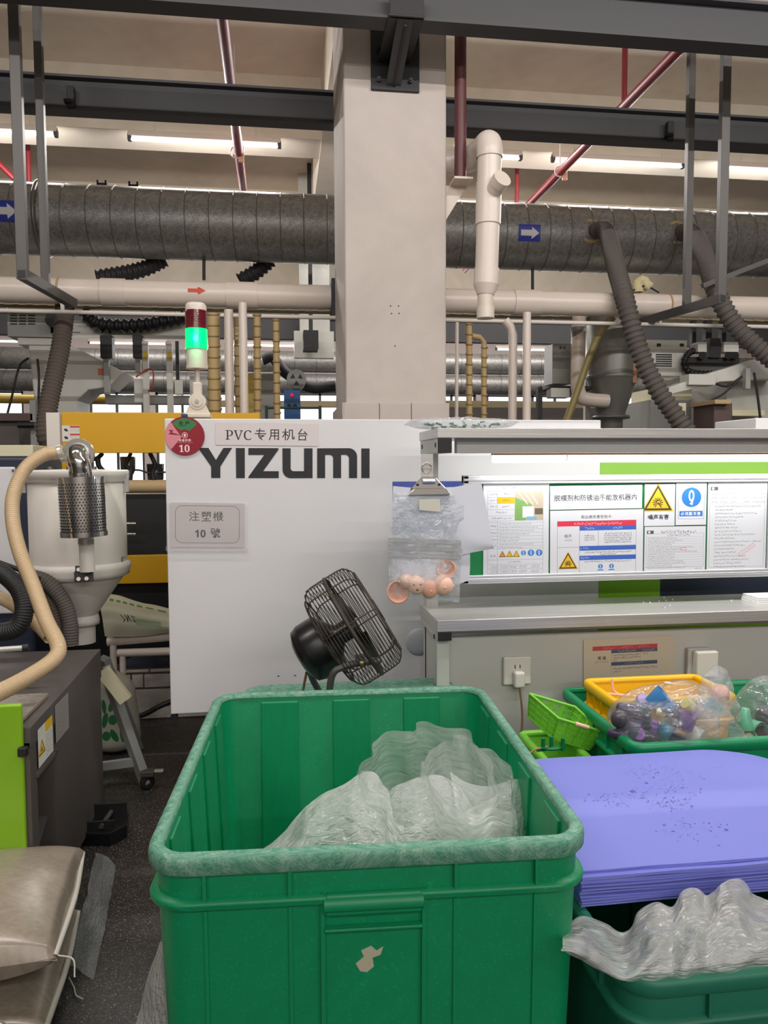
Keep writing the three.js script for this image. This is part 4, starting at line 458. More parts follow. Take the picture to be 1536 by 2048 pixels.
// ---------------------------------------------------------------- clipboard with sample bags at the bench corner
{
  const D = 2.2, q = (px, py, d = D) => P(px, py, d);
  const c = thing('clipboard', 'blue clipboard hung by its chrome clip at the bench corner', 'clipboard', [0, 0, 0]); const a = q(785, 963), b = q(924, 1150);
  part('board', rb(a.x, b.x, b.y, a.y, -D - 0.004, -D, 0.002), M.blueBoard, c, 'blue board');
  const h0 = q(842, 908), h1 = q(866, 985); part('hanging_plate', rb(h0.x, h1.x, h1.y, h0.y, -D + 0.001, -D + 0.0025, 0.001), M.steel, c); const rc = q(853, 936); part('embossed_ring', [new THREE.TorusGeometry(0.014, 0.0022, 8, 28).translate(rc.x, rc.y, -D + 0.003), rb(rc.x - 0.015, rc.x + 0.015, rc.y - 0.003, rc.y + 0.003, -D + 0.002, -D + 0.005, 0.001)], M.chrome, c);
  const s0 = q(817, 986), s1 = q(896, 976); part('clip_jaw', extr([[s0.x, s0.y - 0.004], [s1.x, s0.y - 0.004], [s1.x - 0.012, s0.y + 0.012], [s0.x + 0.014, s0.y + 0.012]], 0.012, 0.002).translate(0, 0, -D + 0.006), M.chrome, c);
  const k = q(855, 968); part('clip_body', [extr([[k.x - 0.05, k.y - 0.012], [k.x + 0.05, k.y - 0.012], [k.x + 0.018, k.y + 0.02], [k.x - 0.018, k.y + 0.02]], 0.008, 0.002).translate(0, 0, -D + 0.004), cy(V(k.x - 0.018, k.y + 0.008, -D + 0.016), V(k.x + 0.018, k.y + 0.008, -D + 0.016), 0.009, 0.009, 18)], M.chrome, c);
  part('rivet', [cy(V(k.x - 0.032, k.y - 0.002, -D + 0.01), V(k.x - 0.032, k.y - 0.002, -D + 0.018), 0.004, 0.004, 12), cy(V(k.x + 0.032, k.y - 0.002, -D + 0.01), V(k.x + 0.032, k.y - 0.002, -D + 0.018), 0.004, 0.004, 12)], M.blackSteel, c);
  const pl = (px) => q(px[0], px[1], px[2]); const sheet = (label, pts, group) => { const g = patch(pts.map((r) => r.map(pl)), 24, 30); single('loose_sheet', g, S(0xdfe1ea, 0.7, 0, { side: THREE.DoubleSide }), label, 'paper', group); };
  sheet('large blank white sheet clipped askew behind the sample bag', [[[880, 978, 2.195], [920, 972, 2.19], [962, 962, 2.19]], [[884, 1020, 2.195], [925, 1020, 2.185], [974, 1022, 2.185]], [[890, 1070, 2.195], [930, 1075, 2.18], [985, 1085, 2.18]], [[893, 1118, 2.195], [935, 1107, 2.185], [988, 1097, 2.185]]]);
  sheet('small printed slip showing below the askew white sheet', [[[895, 1105, 2.197], [918, 1103, 2.197], [940, 1100, 2.197]], [[895, 1140, 2.197], [918, 1138, 2.196], [940, 1136, 2.196]], [[900, 1172, 2.197], [918, 1168, 2.196], [938, 1160, 2.196]]]);
  sheet('pale lavender sheet under the sample bag on the clipboard', [[[786, 972, 2.197], [840, 976, 2.196], [905, 974, 2.197]], [[784, 1060, 2.197], [840, 1060, 2.195], [912, 1060, 2.197]], [[784, 1135, 2.197], [840, 1136, 2.195], [918, 1136, 2.197]], [[784, 1160, 2.197], [840, 1161, 2.195], [915, 1160, 2.197]]]);
  // the sample bag
  const bag = thing('sample_bag', 'clear zip bag of peach doll heads hanging from the clipboard', 'bag', [0, 0, 0]);
  const rowsF = [[[788, 985], [820, 990], [860, 992], [900, 992], [938, 985]], [[782, 1030], [820, 1030], [855, 1030], [895, 1030], [934, 1030]], [[779, 1075], [815, 1076], [850, 1078], [890, 1079], [927, 1082]], [[778, 1118], [815, 1119], [850, 1120], [890, 1122], [922, 1124]], [[777, 1160], [812, 1165], [850, 1166], [890, 1168], [921, 1165]], [[778, 1196], [812, 1199], [850, 1199], [890, 1202], [918, 1205]]];
  const bulge = [0, 0.006, 0.01, 0.016, 0.034, 0.004], film = (sg, off) => { const g = patch(rowsF.map((r, j) => r.map(([x, y], i) => q(x, y, D - 0.012 - (sg > 0 ? bulge[j] * [0.1, 1, 1.2, 1, 0.1][i] : -0.002)))), 70, 80); return crumple(g, 0.008, 26, off); };
  part('front_film', film(1, 3), M.filmClear, bag); part('back_film', film(-1, 8), M.filmClear, bag);
  for (const y of [1080, 1094, 1109]) part('zip_strip', patch([0, 1].map((k) => [776, 820, 870, 922].map((x) => q(x, y - 5 + k * 11 + (x - 776) * 0.04, D - 0.032))), 30, 3), M.filmMilk, bag, 'milky zip strip');
  part('paper_label', patch([[[838, 999], [860, 998], [880, 998]], [[839, 1020], [860, 1022], [881, 1023]]].map((r) => r.map(([x, y]) => q(x, y, D - 0.035))), 8, 6), S(0xd9d6c8, 0.8, 0, { side: THREE.DoubleSide }), bag, 'small cream label');
  part('side_film', crumple(patch([[[774, 1008], [800, 998], [835, 994]], [[786, 1045], [810, 1040], [840, 1038]], [[792, 1085], [812, 1078], [838, 1070]]].map((r) => r.map(([x, y]) => q(x, y, D - 0.028))), 30, 30), 0.006, 30, 5), M.filmClear, bag);
  // doll heads: open shells and heads
  const shell = (label, px, py, r, dir, m) => { const t = thing('hollow_toy_half', label, 'toy part', q(px, py, D - 0.022), 'doll head parts in the sample bag'); t.quaternion.setFromUnitVectors(V(0, 1, 0), dir.clone().normalize()); part('cup', lathe([[0.001, -r * 0.9], [r * 0.6, -r * 0.72], [r * 0.95, -r * 0.2], [r, 0.0], [r * 0.86, 0.002], [r * 0.8, -r * 0.2], [r * 0.45, -r * 0.6], [0.001, -r * 0.7]], 26), m, t); return t; };
  const head = (label, px, py, r, m, face) => { const t = thing('rubber_toy', label, 'toy part', q(px, py, D - 0.022), 'doll head parts in the sample bag'); part('skull', new THREE.SphereGeometry(r, 24, 18).scale(1, 1.05, 0.9), m, t); for (const s of [-1, 1]) part('ear', sph(V(s * r * 0.92, -r * 0.1, 0), r * 0.26, 12), m, t); part('nose', sph(V(0, -r * 0.12, r * 0.9), r * 0.11, 8), m, t); if (face) for (const [x, y, k] of [[-0.36, 0.16, 0.1], [0.36, 0.16, 0.1], [0, -0.42, 0.12]]) part(k > 0.11 ? 'mouth' : 'eye', new THREE.SphereGeometry(r * k, 8, 6).scale(1.4, 0.6, 0.5).translate(x * r, y * r, r * 0.83), M.redDark, t); return t; };
  shell('open peach doll head half, hollow side showing, in the bag corner', 796, 1184, 0.034, V(0.1, 0.2, 1), M.skin); head('peach doll head with painted face in the sample bag', 832, 1170, 0.027, M.skinPale, true); head('plain peach doll head beside the painted one', 859, 1178, 0.026, M.skin, false); head('plain pale doll head below the upper hollow half', 886, 1170, 0.03, M.skinPale, false); shell('upper peach doll head half lying open in the sample bag', 893, 1138, 0.028, V(-0.2, 0.1, 1), M.skin); head('small peach doll head behind the hollow corner half', 812, 1162, 0.02, M.skinPale, false);
}

// ---------------------------------------------------------------- plastic crates
function crate(name, label, { w, l, h, pos, turn = 0, body, rim, group, ribs = 5, handle = true, r = 0.055, inner = true }) {
  const t = thing(name, label, 'crate', pos, group); t.rotation.y = turn;
  part('shell', loftRR(w, l, r, [[-0.03, 0.012], [-0.028, 0.018], [-0.012, h - 0.012], [-0.01, h - 0.004], [-0.006, h - 0.004], [-0.003, h - 0.03], [-0.004, h - 0.07], [-0.005, h - 0.085], [-0.02, 0.006], [-0.024, 0]], true, 0.35), body, t);
  part('base', loftRR(w - 0.08, l - 0.08, r - 0.03, [[0, 0.011], [0, 0.002]], true), body, t);
  part('rim', loftRR(w, l, r, [[-0.014, h - 0.01], [-0.013, h - 0.003], [-0.008, h], [0.002, h], [0.007, h - 0.004], [0.009, h - 0.012], [0.008, h - 0.026], [0.005, h - 0.03], [-0.006, h - 0.03]], false, 0.9), rim, t);
  part('band', loftRR(w, l, r, [[-0.004, h - 0.066], [0.006, h - 0.069], [0.008, h - 0.073], [0.007, h - 0.079], [-0.004, h - 0.086]], false, 0.9), body, t);
  for (const s of [1, -1]) { // fins on the ends, then on the sides
    for (let i = 0; i < ribs; i++) { const x = (-0.5 + (i + 0.5) / ribs) * w * 0.94; if (handle && Math.abs(x) < 0.09) continue; const z0 = l / 2 - 0.003; part('fin', bx(x - 0.0025, x + 0.0025, h - 0.07, h - 0.03, s * (z0 - 0.004), s * (z0 + 0.008)), body, t); const g = bx(-0.0025, 0.0025, 0, h - 0.085, -0.004, 0.004); g.applyMatrix4(new THREE.Matrix4().makeRotationX(s * 0.04)); g.translate(x, 0.0, s * (l / 2 - 0.0205)); part('fin', g, body, t); }
    for (let i = 0; i < ribs + 1; i++) { const z = (-0.5 + (i + 0.5) / (ribs + 1)) * l * 0.94, x0 = w / 2 - 0.003; part('fin', bx(s * (x0 - 0.004), s * (x0 + 0.008), h - 0.07, h - 0.03, z - 0.0025, z + 0.0025), body, t); }
    if (inner) for (let i = 0; i < 3; i++) { const x = (i - 1) * w * 0.27, g = rb(-w * 0.07, w * 0.07, 0, h - 0.035, -0.005, 0.005, 0.003); g.applyMatrix4(new THREE.Matrix4().makeRotationX(s * 0.045)); g.translate(x, 0.015, s * (l / 2 - 0.0315)); part('inner_pilaster', g, body, t); }
    if (inner) for (let i = 0; i < 4; i++) { const z = (i - 1.5) * l * 0.22, g = rb(-0.005, 0.005, 0, h - 0.035, -l * 0.05, l * 0.05, 0.003); g.applyMatrix4(new THREE.Matrix4().makeRotationZ(-s * 0.045)); g.translate(s * (w / 2 - 0.0315), 0.015, z); part('inner_pilaster', g, body, t); }
    if (handle) { const hw = 0.072, z = l / 2 - 0.004; const hd = part('handle', [rb(-hw, hw, h - 0.1, h - 0.066, Math.min(s * (z - 0.001), s * (z + 0.012)), Math.max(s * (z - 0.001), s * (z + 0.012)), 0.006), cy(V(-hw, h - 0.082, s * (z + 0.006)), V(hw, h - 0.082, s * (z + 0.006)), 0.012, 0.012, 16)], body, t);
      part('grip_lip', rb(-hw, hw, h - 0.124, h - 0.119, Math.min(s * (z - 0.002), s * (z + 0.01)), Math.max(s * (z - 0.002), s * (z + 0.01)), 0.002), body, hd); for (const x of [-1, 1]) { const g = bx(-0.003, 0.003, 0.0, h - 0.066, -0.007, 0.007); g.applyMatrix4(new THREE.Matrix4().makeRotationX(s * 0.04)); g.translate(x * (hw + 0.002) - 0.0, 0, s * (l / 2 - 0.0195)); part('handle_fin', g, body, hd); } }
  }
  return t;
}
const bigW = 0.642, bigL = 0.775, bigH = 0.45, bigC = V(0.142, 0.2, -1.448);
const big = crate('crate', 'large open green crate holding crumpled clear film bag', { w: bigW, l: bigL, h: bigH, pos: bigC, turn: -0.047, body: M.crate, rim: M.crateRim });
{ // old paste smear on its front
  const sh = [[-0.012, -0.018], [-0.018, -0.006], [-0.006, 0.004], [-0.01, 0.014], [0.004, 0.02], [0.012, 0.012], [0.022, 0.018], [0.018, 0.006], [0.006, 0.002], [0.008, -0.012], [-0.002, -0.02]]; const g = extr(sh, 0.0006, 0.0004); g.applyMatrix4(new THREE.Matrix4().makeRotationX(0.04)); g.translate(-0.008, bigH - 0.175, bigL / 2 - 0.0085); part('paste_smear', g, S(0xb6b39a, 0.8), big, 'dried beige smear');
}
{ // the dolly that carries it
  const t = thing('crate_dolly', 'low black dolly under the large open green crate', 'dolly', [0.142, 0, -1.448]); t.rotation.y = -0.047; part('deck', rb(-0.27, 0.27, 0.14, 0.199, -0.35, 0.35, 0.01), M.black, t);
  for (const [x, z] of [[-0.2, -0.28], [0.2, -0.28], [-0.2, 0.28], [0.2, 0.28]]) { const w = part('caster', cy(V(x - 0.02, 0.055, z), V(x + 0.02, 0.055, z), 0.055, 0.055, 24), M.rubber, t); part('fork', rb(x - 0.03, x + 0.03, 0.11, 0.142, z - 0.03, z + 0.03, 0.004), M.postSteel, w); }
}
{ // crumpled bag inside the large crate
  const t = thing('film_bag', 'crumpled clear plastic bag heaped in the large green crate', 'bag', [0, 0, 0]); const q = (px, py, d) => P(px, py, d);
  const open = (rings, m, amp, freq, off, nu = 110, nv = 90) => { const g = sack(rings, nu, nv); return part('film_fold', crumple(g, amp, freq, off), m, t); };
  // standing mouth of the bag: back wall high, front lower
  const mouth = (cx, cz, rx, rz, yb, yf, y0, lean, off) => { const g = gridGeo((u, v) => { const a = 2 * Math.PI * u, top = (yb + yf) / 2 + (yb - yf) / 2 * Math.cos(a - lean) + 0.022 * n2(u * 7 + off, 3) * v, y = y0 + (top - y0) * v, s = 1.12 - 0.16 * v + 0.1 * Math.sin(v * 3.1), wob = 1 + 0.1 * n2(Math.cos(a) * 1.6 + off, Math.sin(a) * 1.6 + v * 1.2); return V(cx + Math.sin(a) * rx * s * wob, y, cz - Math.cos(a) * rz * s * wob); }, 150, 90); part('film_wall', crumple(g, 0.024, 9, off, [1.3, 0.8, 1.3]), M.film, t); };
  mouth(0.262, -1.37, 0.13, 0.12, 0.672, 0.59, 0.3, 0.15, 2); mouth(0.33, -1.33, 0.085, 0.13, 0.65, 0.61, 0.3, -0.5, 31);
  const sheetP = (rows, amp, freq, off, nu = 130, nv = 90) => part('film_fold', crumple(patch(rows.map((r) => r.map((a) => q(...a))), nu, nv), amp, freq, off, [1.2, 0.8, 1.2]), M.film, t);
  sheetP([[[508, 1705, 1.3], [560, 1668, 1.33], [610, 1605, 1.36], [680, 1572, 1.38], [745, 1545, 1.4], [775, 1580, 1.36]], [[505, 1715, 1.27], [560, 1690, 1.3], [620, 1640, 1.31], [690, 1615, 1.32], [750, 1600, 1.33], [785, 1625, 1.31]], [[500, 1735, 1.24], [565, 1725, 1.25], [630, 1700, 1.26], [700, 1690, 1.27], [760, 1690, 1.27], [800, 1700, 1.26]], [[505, 1790, 1.2], [570, 1790, 1.21], [640, 1790, 1.21], [710, 1790, 1.21], [770, 1790, 1.21], [820, 1790, 1.21]]], 0.02, 11, 44);
  sheetP([[[770, 1600, 1.36], [795, 1572, 1.36], [850, 1556, 1.35], [905, 1562, 1.35], [940, 1600, 1.34], [965, 1650, 1.32]], [[765, 1640, 1.32], [800, 1610, 1.31], [855, 1595, 1.3], [910, 1602, 1.3], [950, 1640, 1.3], [975, 1680, 1.29]], [[755, 1690, 1.28], [805, 1670, 1.26], [860, 1660, 1.25], [915, 1665, 1.25], [960, 1690, 1.26], [985, 1720, 1.27]], [[750, 1780, 1.22], [810, 1780, 1.21], [865, 1780, 1.21], [920, 1780, 1.21], [970, 1780, 1.22], [1000, 1780, 1.23]]], 0.018, 9, 17);
  sheetP([[[900, 1545, 1.42], [950, 1570, 1.4], [1000, 1565, 1.38], [1040, 1560, 1.38], [1052, 1600, 1.38]], [[910, 1600, 1.38], [955, 1610, 1.35], [1005, 1605, 1.34], [1045, 1610, 1.34], [1055, 1640, 1.34]], [[920, 1680, 1.31], [960, 1680, 1.3], [1010, 1675, 1.29], [1048, 1680, 1.29], [1058, 1690, 1.3]], [[930, 1780, 1.25], [970, 1780, 1.24], [1020, 1780, 1.24], [1050, 1780, 1.24], [1060, 1780, 1.25]]], 0.02, 9, 61);
}
{ // film hanging down beside the crate
  const t = thing('hanging_film', 'loose clear film hanging beside the large green crate', 'plastic film', [0, 0, 0]);
  part('film', crumple(patch([[[318, 1880, 1.3], [325, 1890, 1.25], [330, 1900, 1.2]], [[290, 1970, 1.3], [310, 1980, 1.25], [330, 1990, 1.2]], [[270, 2060, 1.3], [300, 2070, 1.25], [335, 2080, 1.2]], [[250, 2200, 1.3], [290, 2210, 1.25], [335, 2200, 1.2]]].map((r) => r.map((a) => P(...a))), 40, 60), 0.012, 9, 5), M.film, t);
}
// crate behind it that the fan stands on
crate('crate', 'green crate behind the large crate, carrying the fan', { w: 0.62, l: 0.4, h: 0.5, pos: [0.2, 0, -2.16], body: M.crate, rim: M.crateRim, inner: false });
const lidY = 0.505; single('storage_tray', loftRR(0.62, 0.4, 0.055, [[0, lidY + 0.012], [0.012, lidY + 0.01], [0.014, lidY], [0, lidY - 0.002]], true).translate(0.2, 0, -2.16), M.crateRim, 'dusty shallow green tray under the rusty fan', 'tray');
// ---------------------------------------------------------------- fan
{
  const base = lidY + 0.012, D = 2.12, c = P(706, 1252, D), ax = V(0.85, 0.52, 0.03).normalize(); const t = thing('floor_fan', 'rusty wire cage fan tilted on a tube stand by the machine', 'fan', c);
  const qn = new THREE.Quaternion().setFromUnitVectors(V(0, 1, 0), ax); const head = new THREE.Group(); const place = (g) => g.applyQuaternion(qn);
  const R = 0.155, H = 0.078, hoops = [];
  for (let i = 0; i <= 17; i++) { const v = -1 + (2 * i) / 17, e = Math.abs(v), r = R * (e > 0.72 ? 1 - 0.16 * ((e - 0.72) / 0.28) ** 2 : 1); hoops.push([r, v * H, i % 17 === 0 ? 0.0022 : 0.0014]); }
  for (const r of [0.9, 0.72, 0.56, 0.42, 0.3]) hoops.push([R * r * 0.92, H + 0.004, 0.0012], [R * r * 0.92, -H - 0.003, 0.0012]);
  part('cage_hoops', hoops.map(([r, y, k]) => place(new THREE.TorusGeometry(r, k, 6, 64).rotateX(Math.PI / 2).translate(0, y, 0))), M.grille, t, 'rusty wire hoops').userData.kind = 'stuff';
  part('middle_hoop', place(new THREE.TorusGeometry(R + 0.002, 0.0042, 8, 64).rotateX(Math.PI / 2)), M.grille, t, 'thick middle hoop');
  for (let i = 0; i < 8; i++) { const a = (2 * Math.PI * i) / 8 + 0.3, pt = (r, y) => V(Math.cos(a) * r, y, Math.sin(a) * r); part('cage_rib', place(tube([pt(0.03, -H - 0.004), pt(R * 0.84, -H), pt(R + 0.001, -H * 0.7), pt(R + 0.001, H * 0.7), pt(R * 0.84, H), pt(0.03, H + 0.005)], 0.002, 26, 6, 0.2)), M.grille, t); }
  part('cage_hub', place(cy(V(0, H + 0.002, 0), V(0, H + 0.009, 0), 0.034, 0.034, 24)), M.grille, t);
  for (let k = 0; k < 3; k++) { const g = gridGeo((u, v) => { const r = 0.03 + u * 0.1, w = (0.32 + 0.2 * u) * (v - 0.5) * 2, a = (k * 2 * Math.PI) / 3 + w; return V(Math.cos(a) * r, 0.02 * (v - 0.5) * 2 * (1 - 0.3 * u) + 0.004, Math.sin(a) * r); }, 10, 10); part('blade', place(g), S(0x1b1b1d, 0.45, 0, { side: THREE.DoubleSide }), t, 'black fan blade'); }
  part('motor', place(lathe([[0.001, -0.175], [0.05, -0.173], [0.078, -0.16], [0.086, -0.138], [0.086, -0.09], [0.08, -0.082], [0.03, -0.045], [0.03, 0.01], [0.001, 0.012]], 36)), M.blackGloss, t, 'black motor housing');
  const loc = (px, py, d) => P(px, py, d).sub(c), fy = base + 0.012 - c.y;
  part('stand_tube', tube([loc(760, 1321, 2.0), loc(725, 1325, 2.0), loc(690, 1333, 2.0), loc(664, 1352, 2.0), V(loc(655, 1380, 2.0).x, fy, 0.1), V(loc(660, 1380, 2.0).x - 0.01, fy, 0.0), V(loc(640, 1380, 2.2).x, fy, -0.1), loc(622, 1350, 2.2), loc(616, 1310, 2.2), loc(618, 1285, 2.2)], 0.0095, 90, 14), M.postSteel, t, 'bent grey tube stand');
  part('clamp', bar(loc(712, 1319, 1.99), loc(730, 1316, 1.99), 0.02, 0.024), M.postSteel, t); const s = loc(723, 1326, 1.975); part('clamp_screw', sph(s, 0.0075, 14), M.brass, t, 'brass knob'); const n2p = loc(650, 1190, 1.99); part('cage_nut', sph(n2p, 0.004, 10), M.brass, t);
  part('cord', tube([loc(613, 1345, 2.2), loc(608, 1370, 2.22), loc(604, 1392, 2.24)], 0.004, 14, 8), M.cord, t, 'brown mains cord');
}
// ---------------------------------------------------------------- crates at the bench side
const r1 = { w: 0.68, l: 0.62, h: 0.45 };
crate('crate', 'teal green crate under the violet sheets, draped with milky film', { ...r1, pos: [0.49 + r1.w / 2, 0, -1.006 - r1.l / 2], body: M.crateTeal, rim: M.crateTeal, handle: false, ribs: 3 });
crate('crate', 'bright green crate holding the yellow box and bagged toy parts', { w: 0.66, l: 0.49, h: 0.5, pos: [0.865 + 0.33, 0, -1.765 - 0.245], body: M.crate, rim: M.crate, handle: false, r: 0.03, ribs: 4 });
{ const a = F(1172, 1359, 0.55), b = F(1212, 1398, 0.55); crate('yellow_box', 'yellow plastic box standing in the bright green crate', { w: 0.36, l: Math.abs(a.z - b.z) + 0.02, h: 0.2, pos: [(a.x + b.x) / 2 + 0.19, 0.35, (a.z + b.z) / 2 - 0.0], body: M.yellowPlastic, rim: M.yellowPlastic, handle: false, r: 0.02, ribs: 3, inner: false });
  const q = F(1226, 1385, 0.53); const t = thing('peach_sprue', 'peach plastic sprue spike in the yellow box', 'toy part', [q.x + 0.01, 0.515, q.z - 0.03]); part('spike', tube([V(0, 0.045, 0), V(0.003, 0.015, 0.003), V(0.02, 0, 0.008), V(0.05, -0.002, 0.01)], 0.004, 20, 8), M.skinPale, t); part('limb', tube([V(-0.04, 0.015, 0), V(-0.02, 0.005, 0.005), V(0.02, 0, 0.008)], 0.004, 16, 8), M.skinPale, t);
  // filler below so that the box stands on something: a folded carton
  single('carton', rb(0.93, 1.28, 0.02, 0.349, -2.2, -2.05, 0.004), M.tan, 'brown carton inside the bright green crate under the yellow box', 'carton'); single('carton', rb(0.96, 1.42, 0.02, 0.39, -2.03, -1.84, 0.004), M.tan, 'brown carton inside the bright green crate under the bagged parts', 'carton'); }
// ---------------------------------------------------------------- violet-blue foam sheets
{
  const N = 17, th = 0.0031, y0 = 0.4505, x0 = 0.492, x1 = 1.18, zf = -1.19, zb = -1.69, W = x1 - x0, L = zf - zb;
  const surf = (u, v, k, top) => { const s = k / N; let x = x0 + u * W, z = zf - v * L; const sag = -0.034 * Math.max(0, (u - 0.72) / 0.28) ** 2 * (0.4 + 0.6 * v) - 0.012 * Math.max(0, (v - 0.8) / 0.2) ** 2 - 0.006 * (1 - v) ** 3 * s, y = y0 + k * th * 1.22 + (k > 12 ? 0.003 : 0) + (sag * (0.3 + 0.7 * s)) + 0.0012 * n2(u * 3 + k * 1.7, v * 2 + k); return V(x + 0.0015 * n2(k, 4), y + (top ? th : 0), z + 0.007 * n2(k * 1.9, 8) + (k > 12 ? 0.004 * (k % 3) - 0.004 : 0) + 0.02 * Math.max(0, u - 0.75) * v); };
  const one = (k) => { const g = [gridGeo((u, v) => surf(u, v, k, true), 24, 16), gridGeo((u, v) => surf(1 - u, v, k, false), 24, 16), gridGeo((u, v) => surf(1 - u, 0, k, v < 0.5), 24, 1), gridGeo((u, v) => surf(u, 1, k, v < 0.5), 24, 1), gridGeo((u, v) => surf(0, u, k, v < 0.5), 16, 1), gridGeo((u, v) => surf(1, 1 - u, k, v < 0.5), 16, 1)]; const m = mergeGeometries(g); return m; };
  for (let k = 0; k < N; k++) single('foam_sheet', one(k), S(0x7a80d6, 0.62, 0, { side: THREE.DoubleSide }), k === N - 1 ? 'top violet-blue foam sheet of the pile, wet with droplets' : 'violet-blue foam sheet within the pile under the wet one', 'foam sheet', 'stacked violet-blue foam sheets');
  // droplets
  const spots = []; const onSheet = (px, py) => { const q = F(px, py, y0 + N * th * 1.22 + 0.0025); const u = (q.x - x0) / W, v = (zf - q.z) / L; if (u < 0.02 || u > 0.98 || v < 0.02 || v > 0.98) return null; return surf(u, v, N - 1, true); };
  for (let i = 0; i < 420; i++) { const cl = [[1300, 1545, 70, 12], [1330, 1590, 60, 14], [1340, 1610, 40, 10], [1230, 1600, 60, 12], [1390, 1655, 70, 18], [1350, 1560, 90, 25]][i % 6]; const q = onSheet(cl[0] + (rnd() + rnd() - 1) * cl[2] * 1.3, cl[1] + (rnd() + rnd() - 1) * cl[3] * 1.6); if (q) spots.push([q, 0.0009 + 0.0018 * rnd() * rnd()]); }
  const g0 = new THREE.SphereGeometry(1, 10, 6, 0, 2 * Math.PI, 0, Math.PI / 2).scale(1, 0.55, 1), im = new THREE.InstancedMesh(g0, M.water, spots.length), mt = new THREE.Matrix4(); spots.forEach(([q, r], i) => im.setMatrixAt(i, mt.makeScale(r, r, r).setPosition(q.x, q.y, q.z)));
  im.name = 'water_spray'; im.userData = { label: 'fine water droplets sprayed over the top violet sheet', category: 'water', kind: 'stuff' }; scene.add(im);
  for (const [px, py, r] of [[1268, 1583, 0.0036], [1295, 1567, 0.0022], [1287, 1596, 0.0022], [1318, 1607, 0.0018], [1386, 1613, 0.0022], [1331, 1649, 0.0018], [1348, 1661, 0.0018], [1455, 1658, 0.0022], [1318, 1547, 0.0016], [1440, 1687, 0.0016]]) { const q = onSheet(px, py); if (q) { const o = single('water_droplet', g0.clone().scale(r * 2.0, r * 1.3, r * 1.6), M.water, r > 0.003 ? 'largest water droplet on the top violet sheet' : 'water droplet on the top violet sheet', 'droplet', 'larger water droplets on the sheet'); o.position.copy(q); } }
}
{ // milky film draped over the teal crate's rim
  const t = thing('milky_film', 'milky film bag bunched over the rim of the teal crate', 'plastic film', [0, 0, 0]);
  const xs = [1125, 1165, 1205, 1245, 1280, 1315, 1345, 1365, 1390, 1415, 1440, 1475, 1515, 1565, 1640, 1740, 1850];
  const topY = [1852, 1832, 1846, 1862, 1822, 1806, 1812, 1780, 1776, 1792, 1762, 1756, 1796, 1805, 1790, 1800, 1830], botY = [1900, 1916, 1938, 1958, 1957, 1952, 1948, 1945, 1942, 1939, 1936, 1932, 1928, 1922, 1915, 1906, 1896];
  const row = (f, D, wob) => xs.map((x, i) => P(x, topY[i] + (botY[i] - topY[i]) * f + wob * Math.sin(i * 2.3 + f * 9), D + 0.008 * Math.sin(i * 1.7 + f * 5)));
  part('drape', crumple(patch([row(0.25, 1.165, 0), row(0, 1.145, 0), row(0.12, 1.12, 2), row(0.3, 1.085, 4), row(0.5, 1.05, 4), row(0.72, 1.015, 3), row(0.92, 0.99, 1), row(1, 0.985, 0), row(1.06, 0.986, 0)], 270, 130), 0.014, 17, 3, [0.6, 1.5, 1.2]), M.filmMilk, t);
}
